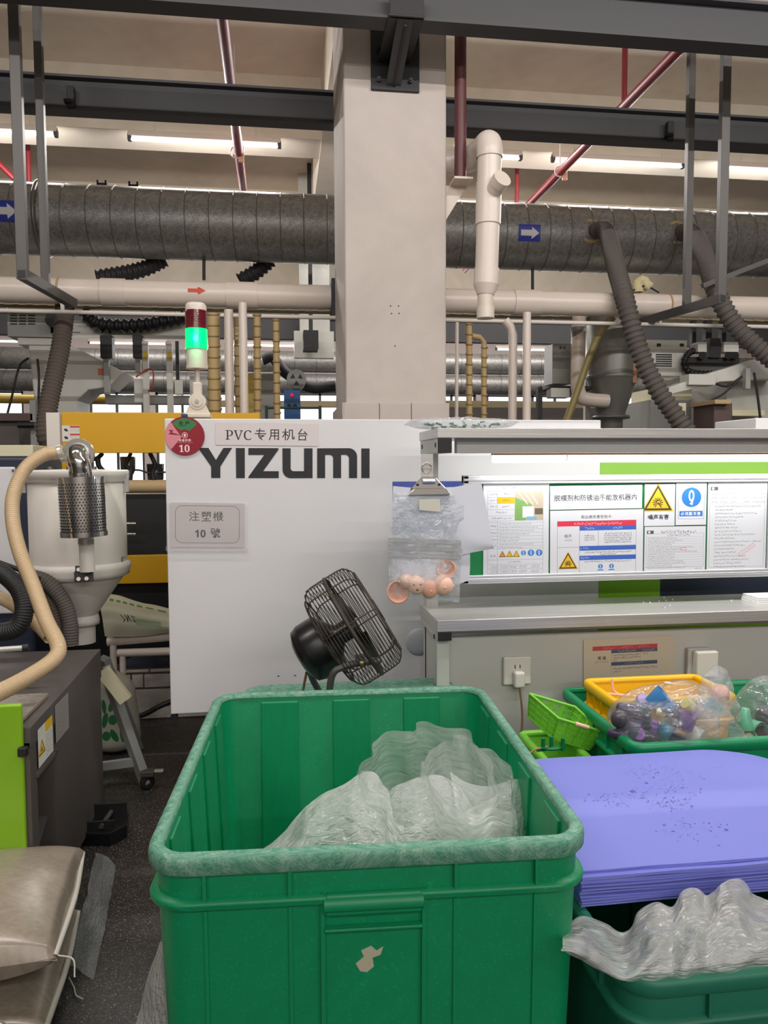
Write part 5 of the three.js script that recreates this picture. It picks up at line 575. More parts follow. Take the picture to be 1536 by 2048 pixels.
// ---------------------------------------------------------------- bags of coloured toy parts
{
  const D = 1.88, cols = { violet: 0x8a4da6, 'dark violet': 0x3f3350, teal: 0x2e8aa0, blue: 0x4a8fc8, white: 0xd9d4c8, grey: 0x4c4650, lilac: 0xa58fc0, mint: 0x7fd0ae, yellow: 0xd9c456 }, mats = {}; for (const k in cols) mats[k] = S(cols[k], 0.35);
  const shapes = { cap: (r) => [lathe([[0.001, r * 0.9], [r * 0.8, r * 0.9], [r, r * 0.75], [r, -r * 0.75], [r * 0.85, -r * 0.8], [0.001, -r * 0.8]], 20)], dome: (r) => [lathe([[0.001, r], [r * 0.5, r * 0.86], [r * 0.86, r * 0.5], [r, 0], [r * 0.95, -r * 0.7], [0.001, -r * 0.75]], 22)], cone: (r) => [lathe([[0.001, r * 1.3], [r * 0.4, r * 1.28], [r * 0.9, -r * 0.9], [0.001, -r * 0.95]], 20)], cup: (r) => [lathe([[0.001, -r], [r * 0.7, -r], [r, r * 0.8], [r * 0.88, r * 0.8], [r * 0.6, -r * 0.8], [0.001, -r * 0.8]], 20)] };
  const sp = [[1240, 1438, 'dome', 'grey', 0.024], [1262, 1420, 'cone', 'dark violet', 0.028], [1285, 1405, 'cap', 'lilac', 0.02], [1316, 1396, 'cup', 'blue', 0.026], [1333, 1410, 'cap', 'blue', 0.018], [1322, 1425, 'dome', 'yellow', 0.014], [1258, 1455, 'cup', 'dark violet', 0.028], [1290, 1440, 'cone', 'grey', 0.026], [1306, 1455, 'dome', 'violet', 0.022], [1272, 1470, 'cap', 'violet', 0.02], [1330, 1462, 'dome', 'teal', 0.024], [1352, 1420, 'cone', 'grey', 0.028], [1374, 1440, 'cup', 'violet', 0.026], [1300, 1482, 'cup', 'dark violet', 0.026], [1350, 1478, 'cone', 'dark violet', 0.026], [1390, 1470, 'cap', 'white', 0.022], [1280, 1425, 'cup', 'teal', 0.022], [1340, 1445, 'cap', 'grey', 0.02], [1240, 1470, 'cone', 'dark violet', 0.024], [1376, 1410, 'cap', 'yellow', 0.016]];
  const say = { cap: 'cylindrical cap', dome: 'domed shell', cone: 'tapered cone', cup: 'flared cup' }, count = {};
  sp.forEach(([px, py, s, c, r], i) => { const k = c + s; count[k] = (count[k] || 0) + 1; const dz = (i % 3) * 0.02; const t = single('toy_part', shapes[s](r), mats[c], `${c} plastic ${say[s]} in the clear bag of toy parts`, 'toy part', 'toy parts in the clear bag'); t.position.copy(P(px, py, D - 0.03 + dz)); t.rotation.set(rr(-1.6, 1.6), rr(0, 3), rr(-1.6, 1.6)); });
  const t = thing('toy_part_bag', 'clear bag of violet and teal toy parts in the green crate', 'bag', [0, 0, 0]);
  const c = P(1320, 1440, D + 0.0), g = gridGeo((u, v) => { const a = 2 * Math.PI * u, e = Math.PI * v, se = Math.pow(Math.sin(e), 0.5); return V(c.x + 0.01 + Math.cos(a) * se * 0.15, c.y - 0.008 + Math.cos(e) * 0.09 * (1 + 0.25 * Math.cos(a)), c.z + Math.sin(a) * se * 0.12); }, 120, 80); part('film', crumple(g, 0.016, 16, 6), M.filmBag, t);
  // gathered neck standing up, then a loose skirt of film over the front
  const nk = P(1425, 1400, D), gn = gridGeo((u, v) => { const a = 2 * Math.PI * u, w = [0.06, 0.058, 0.05, 0.038, 0.012][Math.min(4, Math.floor(v * 4))], w2 = [0.06, 0.058, 0.05, 0.038, 0.012][Math.min(4, Math.floor(v * 4) + 1)], f = v * 4 - Math.floor(v * 4), r = w + (w2 - w) * f; return V(nk.x + Math.cos(a) * r * 1.0 + 0.0 * v, nk.y - 0.05 + v * 0.15, nk.z + 0.02 + Math.sin(a) * r * 0.5); }, 90, 60); part('neck', crumple(gn, 0.02, 18, 12), M.filmClear, t);
  part('skirt', crumple(patch([[[1370, 1385, 1.8], [1410, 1390, 1.78], [1450, 1395, 1.78]], [[1385, 1430, 1.79], [1420, 1435, 1.77], [1465, 1430, 1.77]], [[1400, 1465, 1.78], [1440, 1470, 1.76], [1490, 1465, 1.77]], [[1420, 1492, 1.77], [1455, 1494, 1.76], [1500, 1482, 1.76]]].map((r) => r.map((a) => P(...a))), 60, 60), 0.018, 18, 30), M.filmClear, t);
  const inside = single('toy_part', shapes.dome(0.024), M.skin, 'peach domed shell glowing through the gathered bag neck', 'toy part', 'toy parts in the clear bag'); inside.position.copy(P(1440, 1385, D)); const mint = single('toy_part', shapes.cup(0.02), mats.mint, 'mint plastic flared cup below the peach shell', 'toy part', 'toy parts in the clear bag'); mint.position.copy(P(1428, 1412, D)); mint.rotation.z = 0.8;
  // second bag at the edge of the frame
  const s = thing('toy_part_bag', 'clear bag of mint and grey toy parts beside the violet one', 'bag', [0, 0, 0]); const c2 = P(1545, 1425, D + 0.05), g2 = gridGeo((u, v) => { const a = 2 * Math.PI * u, e = Math.PI * v, se = Math.pow(Math.sin(e), 0.75); return V(c2.x + Math.cos(a) * se * 0.1, c2.y + Math.cos(e) * 0.095, c2.z + Math.sin(a) * se * 0.09); }, 90, 70); part('film', crumple(g2, 0.016, 16, 46), M.filmBag, s);
  [[1490, 1440, 'cone', 'mint', 0.026], [1510, 1455, 'cup', 'mint', 0.024], [1525, 1470, 'cap', 'grey', 0.024], [1500, 1475, 'dome', 'white', 0.02], [1530, 1430, 'cap', 'grey', 0.022]].forEach(([px, py, k, col, r], i) => { const o = single('toy_part', shapes[k](r), mats[col], `${col} plastic ${say[k]} in the mint coloured bag`, 'toy part', 'toy parts in the mint bag'); o.position.copy(P(px, py, D + 0.03)); o.rotation.set(i, i * 2, i * 0.7); });
}
// ---------------------------------------------------------------- lime basket, sprue and the pale crate below it
{
  const q0 = F(1110, 1500, 0.5); crate('pale_crate', 'pale lime crate under the tilted basket', { w: 0.13, l: 0.3, h: 0.4, pos: [0.765, 0, -2.02], body: M.basket, rim: M.basket, handle: false, r: 0.02, ribs: 3, inner: false });
  const A = P(1060, 1388, 2.12), B = P(1150, 1414, 2.1), C = P(1206, 1464, 1.98), Dd = P(1117, 1437, 2.0), n = B.clone().sub(A).cross(Dd.clone().sub(A)).normalize(); if (n.y > 0) n.negate();
  const cen = A.clone().add(B).add(C).add(Dd).multiplyScalar(0.25), base = (p) => p.clone().lerp(cen, 0.16).addScaledVector(n, 0.066), t = thing('lime_basket', 'tilted lime green slotted plastic basket beside the green crate', 'basket', cen), o = (p) => p.clone().sub(cen);
  const lat = (a, b, c, d, nu, nv) => { const at = (u, v) => a.clone().lerp(b, u).lerp(d.clone().lerp(c, u), v), g = []; for (let i = 0; i <= nu; i++) g.push(bar(at(i / nu, 0), at(i / nu, 1), i % 7 === 0 ? 0.007 : 0.0024, 0.0022)); for (let k = 0; k <= nv; k++) g.push(bar(at(0, k / nv), at(1, k / nv), k % nv === 0 ? 0.006 : 0.0034, 0.0024)); return merge(g); };
  const [a, b, c, d] = [A, B, C, Dd].map(o), [e, f, g2, h2] = [A, B, C, Dd].map((p) => o(base(p)));
  for (const [p, q, r, s] of [[a, b, f, e], [b, c, g2, f], [c, d, h2, g2], [d, a, e, h2]]) part('slotted_wall', lat(p, q, r, s, 28, 4), M.basket, t); part('slotted_floor', lat(e, f, g2, h2, 28, 5), M.basket, t);
  part('rim', [[a, b], [b, c], [c, d], [d, a]].map(([p, q]) => cy(p, q, 0.0042, 0.0042, 10)).concat([a, b, c, d].map((p) => sph(p, 0.0042, 8))), M.basket, t); part('tape', cy(d.clone().lerp(c, 0.38), d.clone().lerp(c, 0.68), 0.006, 0.006, 10), M.skinPale, t, 'beige tape on the rim');
  const s = thing('green_sprue', 'dark green moulded sprue pieces with pegs beside the basket', 'toy part', P(1102, 1496, 1.92)), gg = [new THREE.TorusGeometry(0.024, 0.004, 8, 24).rotateX(1.35), bar(V(-0.04, -0.004, 0), V(0.04, 0.0, 0), 0.007), bar(V(-0.02, 0.004, 0.02), V(0.03, -0.004, -0.02), 0.006)]; part('runner', gg, M.crateDark, s); for (const [x, z] of [[-0.022, 0], [0.004, -0.008], [0.03, 0.008]]) part('peg', cy(V(x, -0.005, z), V(x, 0.028, z), 0.006, 0.005, 12), M.crateDark, s); part('wire_end', tube([V(-0.07, -0.012, 0.01), V(-0.045, 0.0, 0.005), V(-0.01, 0.004, 0)], 0.0022, 16, 6), M.copper, s, 'copper coloured wire');
}

// ---------------------------------------------------------------- dryer hopper, loader cabinet and sacks on the left
const pb = (x0, y0, x1, y1, D, dep, r = 0.004) => { const a = P(x0, (y0 + y1) / 2, D), b = P(x1, (y0 + y1) / 2, D), t = P((x0 + x1) / 2, y0, D).y, u = P((x0 + x1) / 2, y1, D).y; return rb(a.x, b.x, u, t, -D - dep, -D, r); };
{
  const D = 2.98, cx = P(157, 1050, D).x, y = (py) => P(157, py, D).y, s = D / FPX; const t = thing('dryer_hopper', 'white conical dryer hopper with lidded drum on a stand', 'hopper', [cx, 0, -D]); const R = 0.172;
  part('drum', lathe([[0.001, y(962)], [R, y(962)], [R, y(1128)]], 56), M.hopperPaint, t); part('lid', [lathe([[0.001, y(938)], [R + 0.01, y(940)], [R + 0.015, y(944)], [R + 0.015, y(952)], [R + 0.008, y(955)], [R + 0.008, y(963)], [R, y(965)]], 56)], M.hopperPaint, t);
  part('belt', lathe([[R, y(1122)], [R + 0.012, y(1126)], [R + 0.014, y(1134)], [R + 0.008, y(1142)], [R + 0.008, y(1148)], [R - 0.006, y(1152)]], 56), M.hopperPaint, t); part('cone', lathe([[R - 0.004, y(1146)], [0.06, y(1228)], [0.06, y(1234)]], 56), M.hopperPaint, t);
  part('outlet_flange', lathe([[0.05, y(1225)], [0.062, y(1230)], [0.066, y(1240)], [0.066, y(1248)], [0.05, y(1250)]], 40), M.hopperPaint, t); part('neck', cy(V(0, y(1285), 0), V(0, y(1247), 0), 0.05, 0.05, 28), M.hopperPaint, t);
  for (const a of [0.3, 1.2, 2.0]) part('lid_bolt', cy(V(Math.cos(a + 0.4) * R * 0.6, y(940), Math.sin(a + 0.4) * R * 0.6), V(Math.cos(a + 0.4) * R * 0.6, y(933), Math.sin(a + 0.4) * R * 0.6), 0.008, 0.008, 12), M.chrome, t);
  for (const x of [-1, 1]) { part('latch', rb(x * (R + 0.012) - 0.008, x * (R + 0.012) + 0.008, y(985), y(945), 0.02, 0.03, 0.002), M.steel, t); part('wing_screw', [cy(V(x * R * 0.94, y(1130), 0.05), V(x * R * 0.94, y(1114), 0.05), 0.005, 0.005, 10), bar(V(x * R * 0.94 - 0.014, y(1114), 0.05), V(x * R * 0.94 + 0.014, y(1113), 0.05), 0.006)], M.brass, t); }
  part('stand_leg', [bar(V(0.09, 0.45, 0.05), P(292, 1568, 2.86).sub(V(cx, 0, -D)), 0.04, 0.03)], M.greyMachine, t, 'grey slanting stand leg'); part('stand_leg', bar(V(-0.12, 0.45, 0.05), V(-0.38, 0.0, 0.12), 0.04, 0.03), M.greyMachine, t); part('stand_leg', bar(V(0.06, 0.45, -0.08), V(0.14, 0.0, -0.3), 0.04, 0.03), M.greyMachine, t);
  part('stand_rail', bar(P(200, 1533, 2.88).sub(V(cx, 0, -D)), P(280, 1522, 2.88).sub(V(cx, 0, -D)), 0.03, 0.02), M.greyMachine, t); part('stand_brace', bar(P(205, 1340, 2.84).sub(V(cx, 0, -D)), P(252, 1400, 2.84).sub(V(cx, 0, -D)), 0.045, 0.03), M.ivory, t, 'cream slanted brace');
  const k = P(295, 1582, 2.85).sub(V(cx, 0, -D)), ca = part('caster', new THREE.TorusGeometry(0.018, 0.011, 10, 22).rotateY(0.6).translate(k.x, 0.03, k.z), M.rubber, t); part('caster_fork', [rb(k.x - 0.022, k.x + 0.028, 0.055, 0.075, k.z - 0.02, k.z + 0.02, 0.003), rb(k.x - 0.018, k.x - 0.012, 0.03, 0.06, k.z - 0.012, k.z + 0.012, 0.002)], M.postSteel, ca); part('brake_pedal', rb(k.x + 0.02, k.x + 0.06, 0.066, 0.074, k.z - 0.01, k.z + 0.01, 0.002), M.steel, ca);
}
{ // chrome filter with perforated canister
  const D = 2.72, q = (px, py, d = D) => P(px, py, d), t = thing('air_filter', 'chrome elbow and perforated filter canister in front of the hopper', 'filter', [0, 0, 0]); const s = D / FPX;
  const top = q(162, 955, 2.64), bot = q(168, 1072, 2.64), ax = bot.clone().sub(top).normalize();
  part('canister', cy(bot, top, 40 * s, 41 * s, 48), M.chrome, t, 'polished perforated canister'); part('canister_rim', [cy(top.clone().addScaledVector(ax, 0.004), top.clone().addScaledVector(ax, -0.002), 42 * s, 42 * s, 48), cy(bot.clone().addScaledVector(ax, -0.016), bot, 42 * s, 42 * s, 48)], M.chrome, t);
  const holes = [], up = ax.clone().negate(), e1 = V(1, 0, 0).addScaledVector(ax, -ax.x).normalize(), e2 = up.clone().cross(e1).multiplyScalar(-1); const zc = e2.z > 0 ? 1 : -1; const L = top.distanceTo(bot);
  for (let j = 0; j < 17; j++) for (let i = 0; i < 22; i++) { const a = (i + (j % 2) * 0.5) / 22 * Math.PI, h = 0.018 + (L - 0.04) * j / 16, dir = e1.clone().multiplyScalar(Math.cos(a)).addScaledVector(e2, Math.sin(a) * zc), c = bot.clone().addScaledVector(up, h).addScaledVector(dir, 40.6 * s); const g = new THREE.CircleGeometry(0.0026, 8); g.applyQuaternion(new THREE.Quaternion().setFromUnitVectors(V(0, 0, 1), dir)); g.translate(c.x + dir.x * 0.0006, c.y, c.z + dir.z * 0.0006); holes.push(g); }
  part('perforation', holes, M.black, t, 'dark punched holes').userData.kind = 'stuff';
  const fl = q(156, 907, 2.66); part('flange_disc', cy(V(fl.x, fl.y, fl.z - 0.02), V(fl.x, fl.y, fl.z), 28 * s, 28 * s, 40), M.chromeDull, t);
  part('elbow', tube([V(fl.x + 0.002, fl.y + 0.0, fl.z - 0.03), V(fl.x + 0.002, fl.y - 0.001, fl.z + 0.006), V(fl.x + 0.005, fl.y - 0.022, fl.z + 0.022), V(top.x - 0.002, top.y + 0.04, fl.z + 0.024), V(top.x, top.y, fl.z + 0.02)], 19.5 * s, 40, 26), M.chrome, t); part('elbow_collar', cy(top, top.clone().add(V(0, 0.022, 0.006)), 20.5 * s, 20.5 * s, 30), M.chrome, t);
  const p1 = q(175, 1143); part('outlet_tube', cy(p1, q(172, 1072), 14 * s, 14 * s, 24), M.hopperPaint, t); part('hose_clip', [cy(q(172, 1088), q(172, 1078), 14.8 * s, 14.8 * s, 24)], M.steel, t);
  part('support_bracket', [pb(148, 1143, 186, 1164, 2.74, 0.01, 0.002), pb(150, 1132, 162, 1146, 2.74, 0.012, 0.002)], M.darkSteel, t); for (const [x, y] of [[157, 1158], [173, 1157], [157, 1139]]) part('bracket_bolt', cy(q(x, y, 2.74), q(x, y, 2.728), 0.007, 0.007, 12), M.chrome, t); part('hose_clamp', cy(q(120, 908, 2.66), q(127, 906, 2.66), 0.03, 0.03, 20), M.steel, t);
}
{ // hoses
  const t = thing('suction_hose', 'beige ribbed suction hose looping from the filter to the cabinet', 'hose', [0, 0, 0]); part('ribbed_tube', hose([P(124, 905, 2.66), P(88, 910, 2.64), P(50, 938, 2.6), P(27, 990, 2.55), P(26, 1045, 2.5), P(40, 1105, 2.45), P(66, 1170, 2.4), P(92, 1240, 2.32), P(116, 1290, 2.25), P(108, 1318, 2.2), P(60, 1352, 2.1), P(0, 1384, 1.98), P(-60, 1410, 1.9)], 0.0215, { pitch: 0.0075, amp: 0.0008, k: 18, per: 4 }), M.hoseBeige, t);
  const b = thing('black_hose', 'thick black hose curving at the cabinet back', 'hose', [0, 0, 0]); part('ribbed_tube', hose([P(-30, 1128, 2.62), P(10, 1150, 2.6), P(40, 1182, 2.58), P(48, 1222, 2.56), P(30, 1258, 2.55), P(-40, 1268, 2.55)], 0.029, { pitch: 0.008, amp: 0.001, k: 18, per: 4 }), M.hoseBlack, b); single('grey_cable', tube([P(-20, 1118, 2.66), P(40, 1140, 2.66), P(80, 1158, 2.7)], 0.008, 20, 8), M.black, 'black cable above the thick black hose', 'cable');
  const c = thing('clear_hose_coil', 'dusty clear hose coil between hopper cone and cabinet', 'hose', [0, 0, 0]); part('ribbed_tube', hose([P(60, 1152, 2.76), P(95, 1165, 2.76), P(125, 1200, 2.76), P(140, 1245, 2.76), P(142, 1290, 2.76)], 0.026, { pitch: 0.01, amp: 0.0012, k: 16, per: 4 }), M.hoseGrey, c); part('inner_turn', hose([P(50, 1175, 2.78), P(85, 1190, 2.78), P(112, 1225, 2.78), P(122, 1290, 2.78)], 0.022, { pitch: 0.01, amp: 0.0012, k: 16, per: 4 }), M.hoseBrown, c);
  const d = thing('beige_drain_hose', 'short beige ribbed hose behind the looping suction hose', 'hose', [0, 0, 0]); part('ribbed_tube', hose([P(-20, 1185, 2.7), P(30, 1212, 2.68), P(75, 1250, 2.66), P(100, 1275, 2.6)], 0.021, { pitch: 0.008, amp: 0.0008, k: 16, per: 4 }), M.hoseBeige, d);
}
{ // loader cabinet
  const X1 = -0.632, X0 = -1.25, Z0 = -1.95, Z1 = -2.69, H = 0.565, t = thing('loader_cabinet', 'charcoal metal cabinet with lime green front door', 'cabinet', [0, 0, 0]);
  part('body', [bx(X0, X1, 0.03, H - 0.05, Z1, -2.14), bx(X0, X1, 0.03, H - 0.05, -2.0, Z0), bx(X0, X1, 0.03, 0.14, -2.14, -2.0), bx(X0, X1, 0.41, H - 0.05, -2.14, -2.0), bx(X0, X1 - 0.22, 0.14, 0.41, -2.14, -2.0)], M.charcoal, t, 'charcoal body with open side vent'); const g = extr([[Z1, H - 0.09], [Z1, H + 0.008], [-2.3, H - 0.004], [Z0, H - 0.012], [Z0, H - 0.06]], X1 - X0 + 0.006); g.applyMatrix4(new THREE.Matrix4().makeBasis(V(0, 0, 1), V(0, 1, 0), V(-1, 0, 0))); g.translate(X1 + 0.003, 0, 0); part('hood', g, M.charcoal, t);
  const a = F(0, 1402, H), b = F(112, 1356, H); part('top_plate', rb(X0, X1 - 0.025, H - 0.008, H + 0.004, -2.2, Z0 - 0.002, 0.003), boxDust, t, 'dusty light top plate');
  const ex = P(51, 1500, -Z0 - 0.01 + 0).x; part('door', rb(X0 + 0.02, P(47, 1500, 1.94).x, 0.05, P(20, 1408, 1.94).y, Z0, Z0 + 0.018, 0.006), M.lime, t, 'lime green door'); part('door_latch', rb(P(37, 1500, 1.93).x, P(55, 1500, 1.93).x, P(40, 1512, 1.93).y, P(40, 1494, 1.93).y, Z0 + 0.01, Z0 + 0.03, 0.003), M.black, t, 'black latch');
  part('vent_frame', [bx(X1, X1 + 0.006, 0.13, 0.14, -2.15, -1.99), bx(X1, X1 + 0.006, 0.41, 0.42, -2.15, -1.99), bx(X1, X1 + 0.006, 0.13, 0.42, -2.155, -2.145)], M.charcoal, t); part('vent_slat', bar(V(X1 - 0.03, 0.17, -2.0), V(X1 - 0.03, 0.24, -2.14), 0.02, 0.005), M.postSteel, t);
  const lab = (z0, z1, y0, y1, m, label) => { const w = Math.abs(z1 - z0), p = new THREE.PlaneGeometry(w, y1 - y0).rotateY(Math.PI / 2).translate(X1 + 0.0045, (y0 + y1) / 2, (z0 + z1) / 2); part('sticker', p, m, t, label); };
  lab(-2.0, -2.125, 0.43, 0.53, printMat(256, 256, (g) => { rect(g, '#d8d6cf', 0, 0, 256, 256); rect(g, '#e2b719', 128, 0, 128, 70); warnTri(g, 64, 150, 100); for (let i = 0; i < 7; i++) smallPrint(g, 130, 88 + i * 22, 110, 14, '#666'); }), 'yellow and white warning sticker'); lab(-2.15, -2.28, 0.44, 0.545, printMat(128, 128, (g) => { rect(g, '#8f8a84', 0, 0, 128, 128); for (let i = 0; i < 9; i++) smallPrint(g, 12, 12 + i * 12, 100, 8, '#726d68'); }), 'grey rating plate');
  part('push_bar', cy(P(-10, 1300, 2.25), P(46, 1296, 2.25), 0.008, 0.008, 14), M.steel, t); part('bar_grip', cy(P(46, 1296, 2.25), P(58, 1295, 2.25), 0.01, 0.01, 14), M.black, t); for (const z of [Z0 - 0.1, Z1 + 0.1]) for (const x of [X0 + 0.1, X1 - 0.1]) part('foot', cy(V(x, 0, z), V(x, 0.035, z), 0.03, 0.03, 16), M.rubber, t);
}
{ // black floor foot beside the cabinet
  const c = F(210, 1672), t = thing('trolley_foot', 'black trolley foot on the floor beside the charcoal cabinet', 'trolley foot', [c.x, 0, c.z]); part('base', extr([[-0.09, -0.05], [0.03, -0.07], [0.07, -0.02], [0.06, 0.06], [-0.06, 0.1]], 0.035, 0.004).rotateX(-Math.PI / 2).translate(0, 0.004, 0), M.blackGloss, t); part('lug', rb(-0.07, 0.04, 0.03, 0.07, 0.035, 0.042, 0.002), M.black, t); part('lug', rb(-0.05, 0.06, 0.03, 0.085, -0.06, -0.053, 0.002), M.black, t); part('axle', cy(V(0.0, 0.055, 0.05), V(0.01, 0.055, -0.07), 0.008, 0.008, 12), M.postSteel, t);
}
{ // pellet sacks
  const mk = (label, x, y, z, w, h, d, ry, off) => { const t = thing('pellet_sack', label, 'sack', [x, y, z], 'pellet sacks on the floor'); t.rotation.y = ry; const g = pillow(w, h, d, 60, 44, 0.32); crumple(g, 0.008, 6, off); const uv = g.attributes.uv; part('bag', g, M.pelletBag, t, 'brown pellets showing through film'); part('stitched_edge', [tube([V(w / 2 - 0.006, 0, -d / 2 * 0.96), V(w / 2 + 0.004, 0.004, 0), V(w / 2 - 0.006, 0, d / 2 * 0.96)], 0.007, 20, 6)], M.seamTape, t, 'white stitched edge'); part('tie_thread', tube([V(w / 2, 0, d / 2 * 0.94), V(w / 2 + 0.03, -0.005, d / 2), V(w / 2 + 0.035, -0.03, d / 2 + 0.02)], 0.0018, 14, 5), M.seamTape, t); return t; };
  mk('upper pellet sack lying nearest the charcoal cabinet', -0.875, 0.212, -1.715, 0.78, 0.18, 0.44, 0.12, 3); mk('lower pellet sack under the upper sack by the cabinet', -0.9, 0.07, -1.7, 0.8, 0.135, 0.44, 0.1, 9); mk('pellet sack lying in front of the stacked pair', -0.94, 0.19, -1.26, 0.8, 0.17, 0.42, -0.16, 15); mk('pellet sack below the front sack', -0.92, 0.06, -1.25, 0.8, 0.12, 0.42, -0.1, 21);
  const film = (label, pts, off) => { const t = thing('sack_film', label, 'plastic film', [0, 0, 0]); part('film', crumple(patch(pts.map((r) => r.map((a) => F(...a))), 40, 60), 0.014, 14, off), M.filmClear, t); };
  film('clear film flap lying out from under the upper sack', [[[190, 1705, 0.16], [212, 1712, 0.13], [232, 1732, 0.1]], [[180, 1760, 0.12], [205, 1790, 0.06], [220, 1800, 0.03]], [[160, 1850, 0.08], [190, 1870, 0.03], [205, 1880, 0.012]], [[140, 1930, 0.04], [165, 1945, 0.012], [188, 1955, 0.008]]], 4); film('clear film flap hanging from the front sack corner', [[[60, 1880, 0.15], [85, 1905, 0.1], [110, 1925, 0.06]], [[45, 1950, 0.1], [75, 1970, 0.05], [108, 1975, 0.02]], [[20, 2020, 0.06], [60, 2035, 0.02], [95, 2020, 0.01]], [[0, 2090, 0.03], [40, 2090, 0.01], [80, 2070, 0.01]]], 17);
  single('loose_thread', tube([F(138, 1955, 0.01), F(148, 1975, 0.006), F(152, 1990, 0.006), F(166, 1998, 0.005)], 0.0016, 24, 5), M.seamTape, 'loose white thread on the dark floor by the sacks', 'thread');
}
// ---------------------------------------------------------------- what stands behind the hopper: low block wall, pipes, sacks
{
  const D = 3.66, y = (py) => P(300, py, D).y, X = (px) => P(px, 1390, D).x, t = thing('block_wall', 'low wall of white painted blocks behind the white machine', 'wall', [0, 0, 0]);
  const xs0 = -1.7, xs1 = -0.2; part('mortar_core', bx(xs0, xs1, 0, y(1338), -D - 0.12, -D - 0.006), M.brownBox, t, 'dark joints');
  const rows = [[0, y(1378), [xs0, X(205), X(264), X(350), xs1]], [y(1376), y(1348), [xs0, X(215), X(263), X(288), X(350), xs1]], [y(1346), y(1338), [xs0, X(240), X(300), xs1]]]; for (const [a, b, xs] of rows) for (let i = 0; i < xs.length - 1; i++) part('block', boxUV(rb(xs[i] + 0.003, xs[i + 1] - 0.003, a + 0.003, b - 0.002, -D - 0.1, -D + rr(-0.003, 0.003), 0.004)), M.block, t);
  const s = thing('white_floor_rail', 'upper white pipe rail above the block wall', 'rail', [0, 0, 0], 'white pipe rails'); part('pipe', cy(P(215, 1283, 3.5), P(420, 1266, 3.5), 0.021, 0.021, 18), M.pvc, s); part('rail_post', cy(V(P(226, 1290, 3.5).x, 0, -3.5), P(226, 1283, 3.5), 0.015, 0.015, 12), M.pvc, s); const s2 = thing('white_floor_rail', 'lower white pipe rail above the block wall', 'rail', [0, 0, 0], 'white pipe rails'); part('pipe', cy(P(235, 1306, 3.5), P(420, 1300, 3.5), 0.018, 0.018, 18), M.pvc, s2); part('rail_post', cy(V(P(245, 1306, 3.5).x, 0, -3.5), P(245, 1306, 3.5), 0.014, 0.014, 12), M.pvc, s2);
  const k = thing('woven_sack', 'cream woven sack with green print lying on the white rails', 'sack', [0, 0, 0]); part('bag', crumple(patch([[[205, 1185, 3.75], [240, 1192, 3.75], [285, 1205, 3.75], [360, 1222, 3.75]], [[200, 1205, 3.5], [240, 1212, 3.48], [290, 1222, 3.48], [360, 1235, 3.5]], [[205, 1240, 3.45], [250, 1245, 3.44], [300, 1250, 3.44], [360, 1252, 3.45]], [[210, 1272, 3.46], [250, 1274, 3.46], [300, 1272, 3.46], [360, 1262, 3.46]]].map((r) => r.map((a) => P(...a))), 60, 40), 0.012, 6, 4), S(0xffffff, 0.6, 0, { side: THREE.DoubleSide, map: canvas(512, 384, (g) => { rect(g, '#c9c6ae', 0, 0, 512, 384); g.fillStyle = '#4c8a5a'; for (let i = 0; i < 9; i++) g.fillRect(40 + i * 52, 292, 34, 26); g.globalAlpha = 0.35; g.fillRect(250, 110, 150, 60); g.globalAlpha = 1; g.strokeStyle = '#2b3329'; g.lineWidth = 6; g.beginPath(); for (const [i, a, b] of [[0, 150, 185], [1, 172, 150], [1, 160, 130], [0, 185, 190], [1, 192, 140], [1, 206, 188], [1, 214, 138], [0, 228, 150], [1, 246, 140], [1, 232, 188], [1, 258, 180]]) (i ? g.lineTo : g.moveTo).call(g, a, b); g.stroke(); }) }), k);
  const w = thing('upright_sack', 'white sack with green leaf print under the hopper stand', 'sack', [0, 0, 0]); const c = F(228, 1508); const gs = sack([[0.01, c.x, c.z - 0.05, 0.07, 0.06], [0.05, c.x, c.z - 0.05, 0.1, 0.09], [0.2, c.x - 0.01, c.z - 0.05, 0.1, 0.09], [0.3, c.x - 0.02, c.z - 0.05, 0.085, 0.07], [0.34, c.x - 0.02, c.z - 0.05, 0.02, 0.02]], 50, 40); part('bag', crumple(gs, 0.01, 7, 5), S(0xffffff, 0.6, 0, { map: canvas(512, 256, (g) => { rect(g, '#c8c4b4', 0, 0, 512, 256); g.fillStyle = '#2f7a48'; for (let i = 0; i < 9; i++) { g.beginPath(); g.ellipse(90 + (i % 3) * 26, 120 + Math.floor(i / 3) * 26, 15, 8, i * 0.8, 0, 7); g.fill(); } g.fillStyle = '#2b2b2b'; g.font = 'bold 46px sans-serif'; g.fillText('P', 110, 66); }) }), w);
  single('rubber_hose', tube([P(262, 1436, 3.5), P(290, 1428, 3.5), P(320, 1412, 3.5), P(350, 1400, 3.52)], 0.012, 24, 10), M.hoseBlack, 'black rubber hose lying against the block wall', 'hose'); single('cloth_bundle', crumple(new THREE.SphereGeometry(0.09, 40, 28).scale(1.6, 0.4, 0.7).translate(P(300, 1320, 3.72).x, P(300, 1334, 3.72).y + 0.01, -3.74), 0.02, 12), S(0x35394a, 0.8), 'dark blue rag bundle on the block wall', 'rag');
}
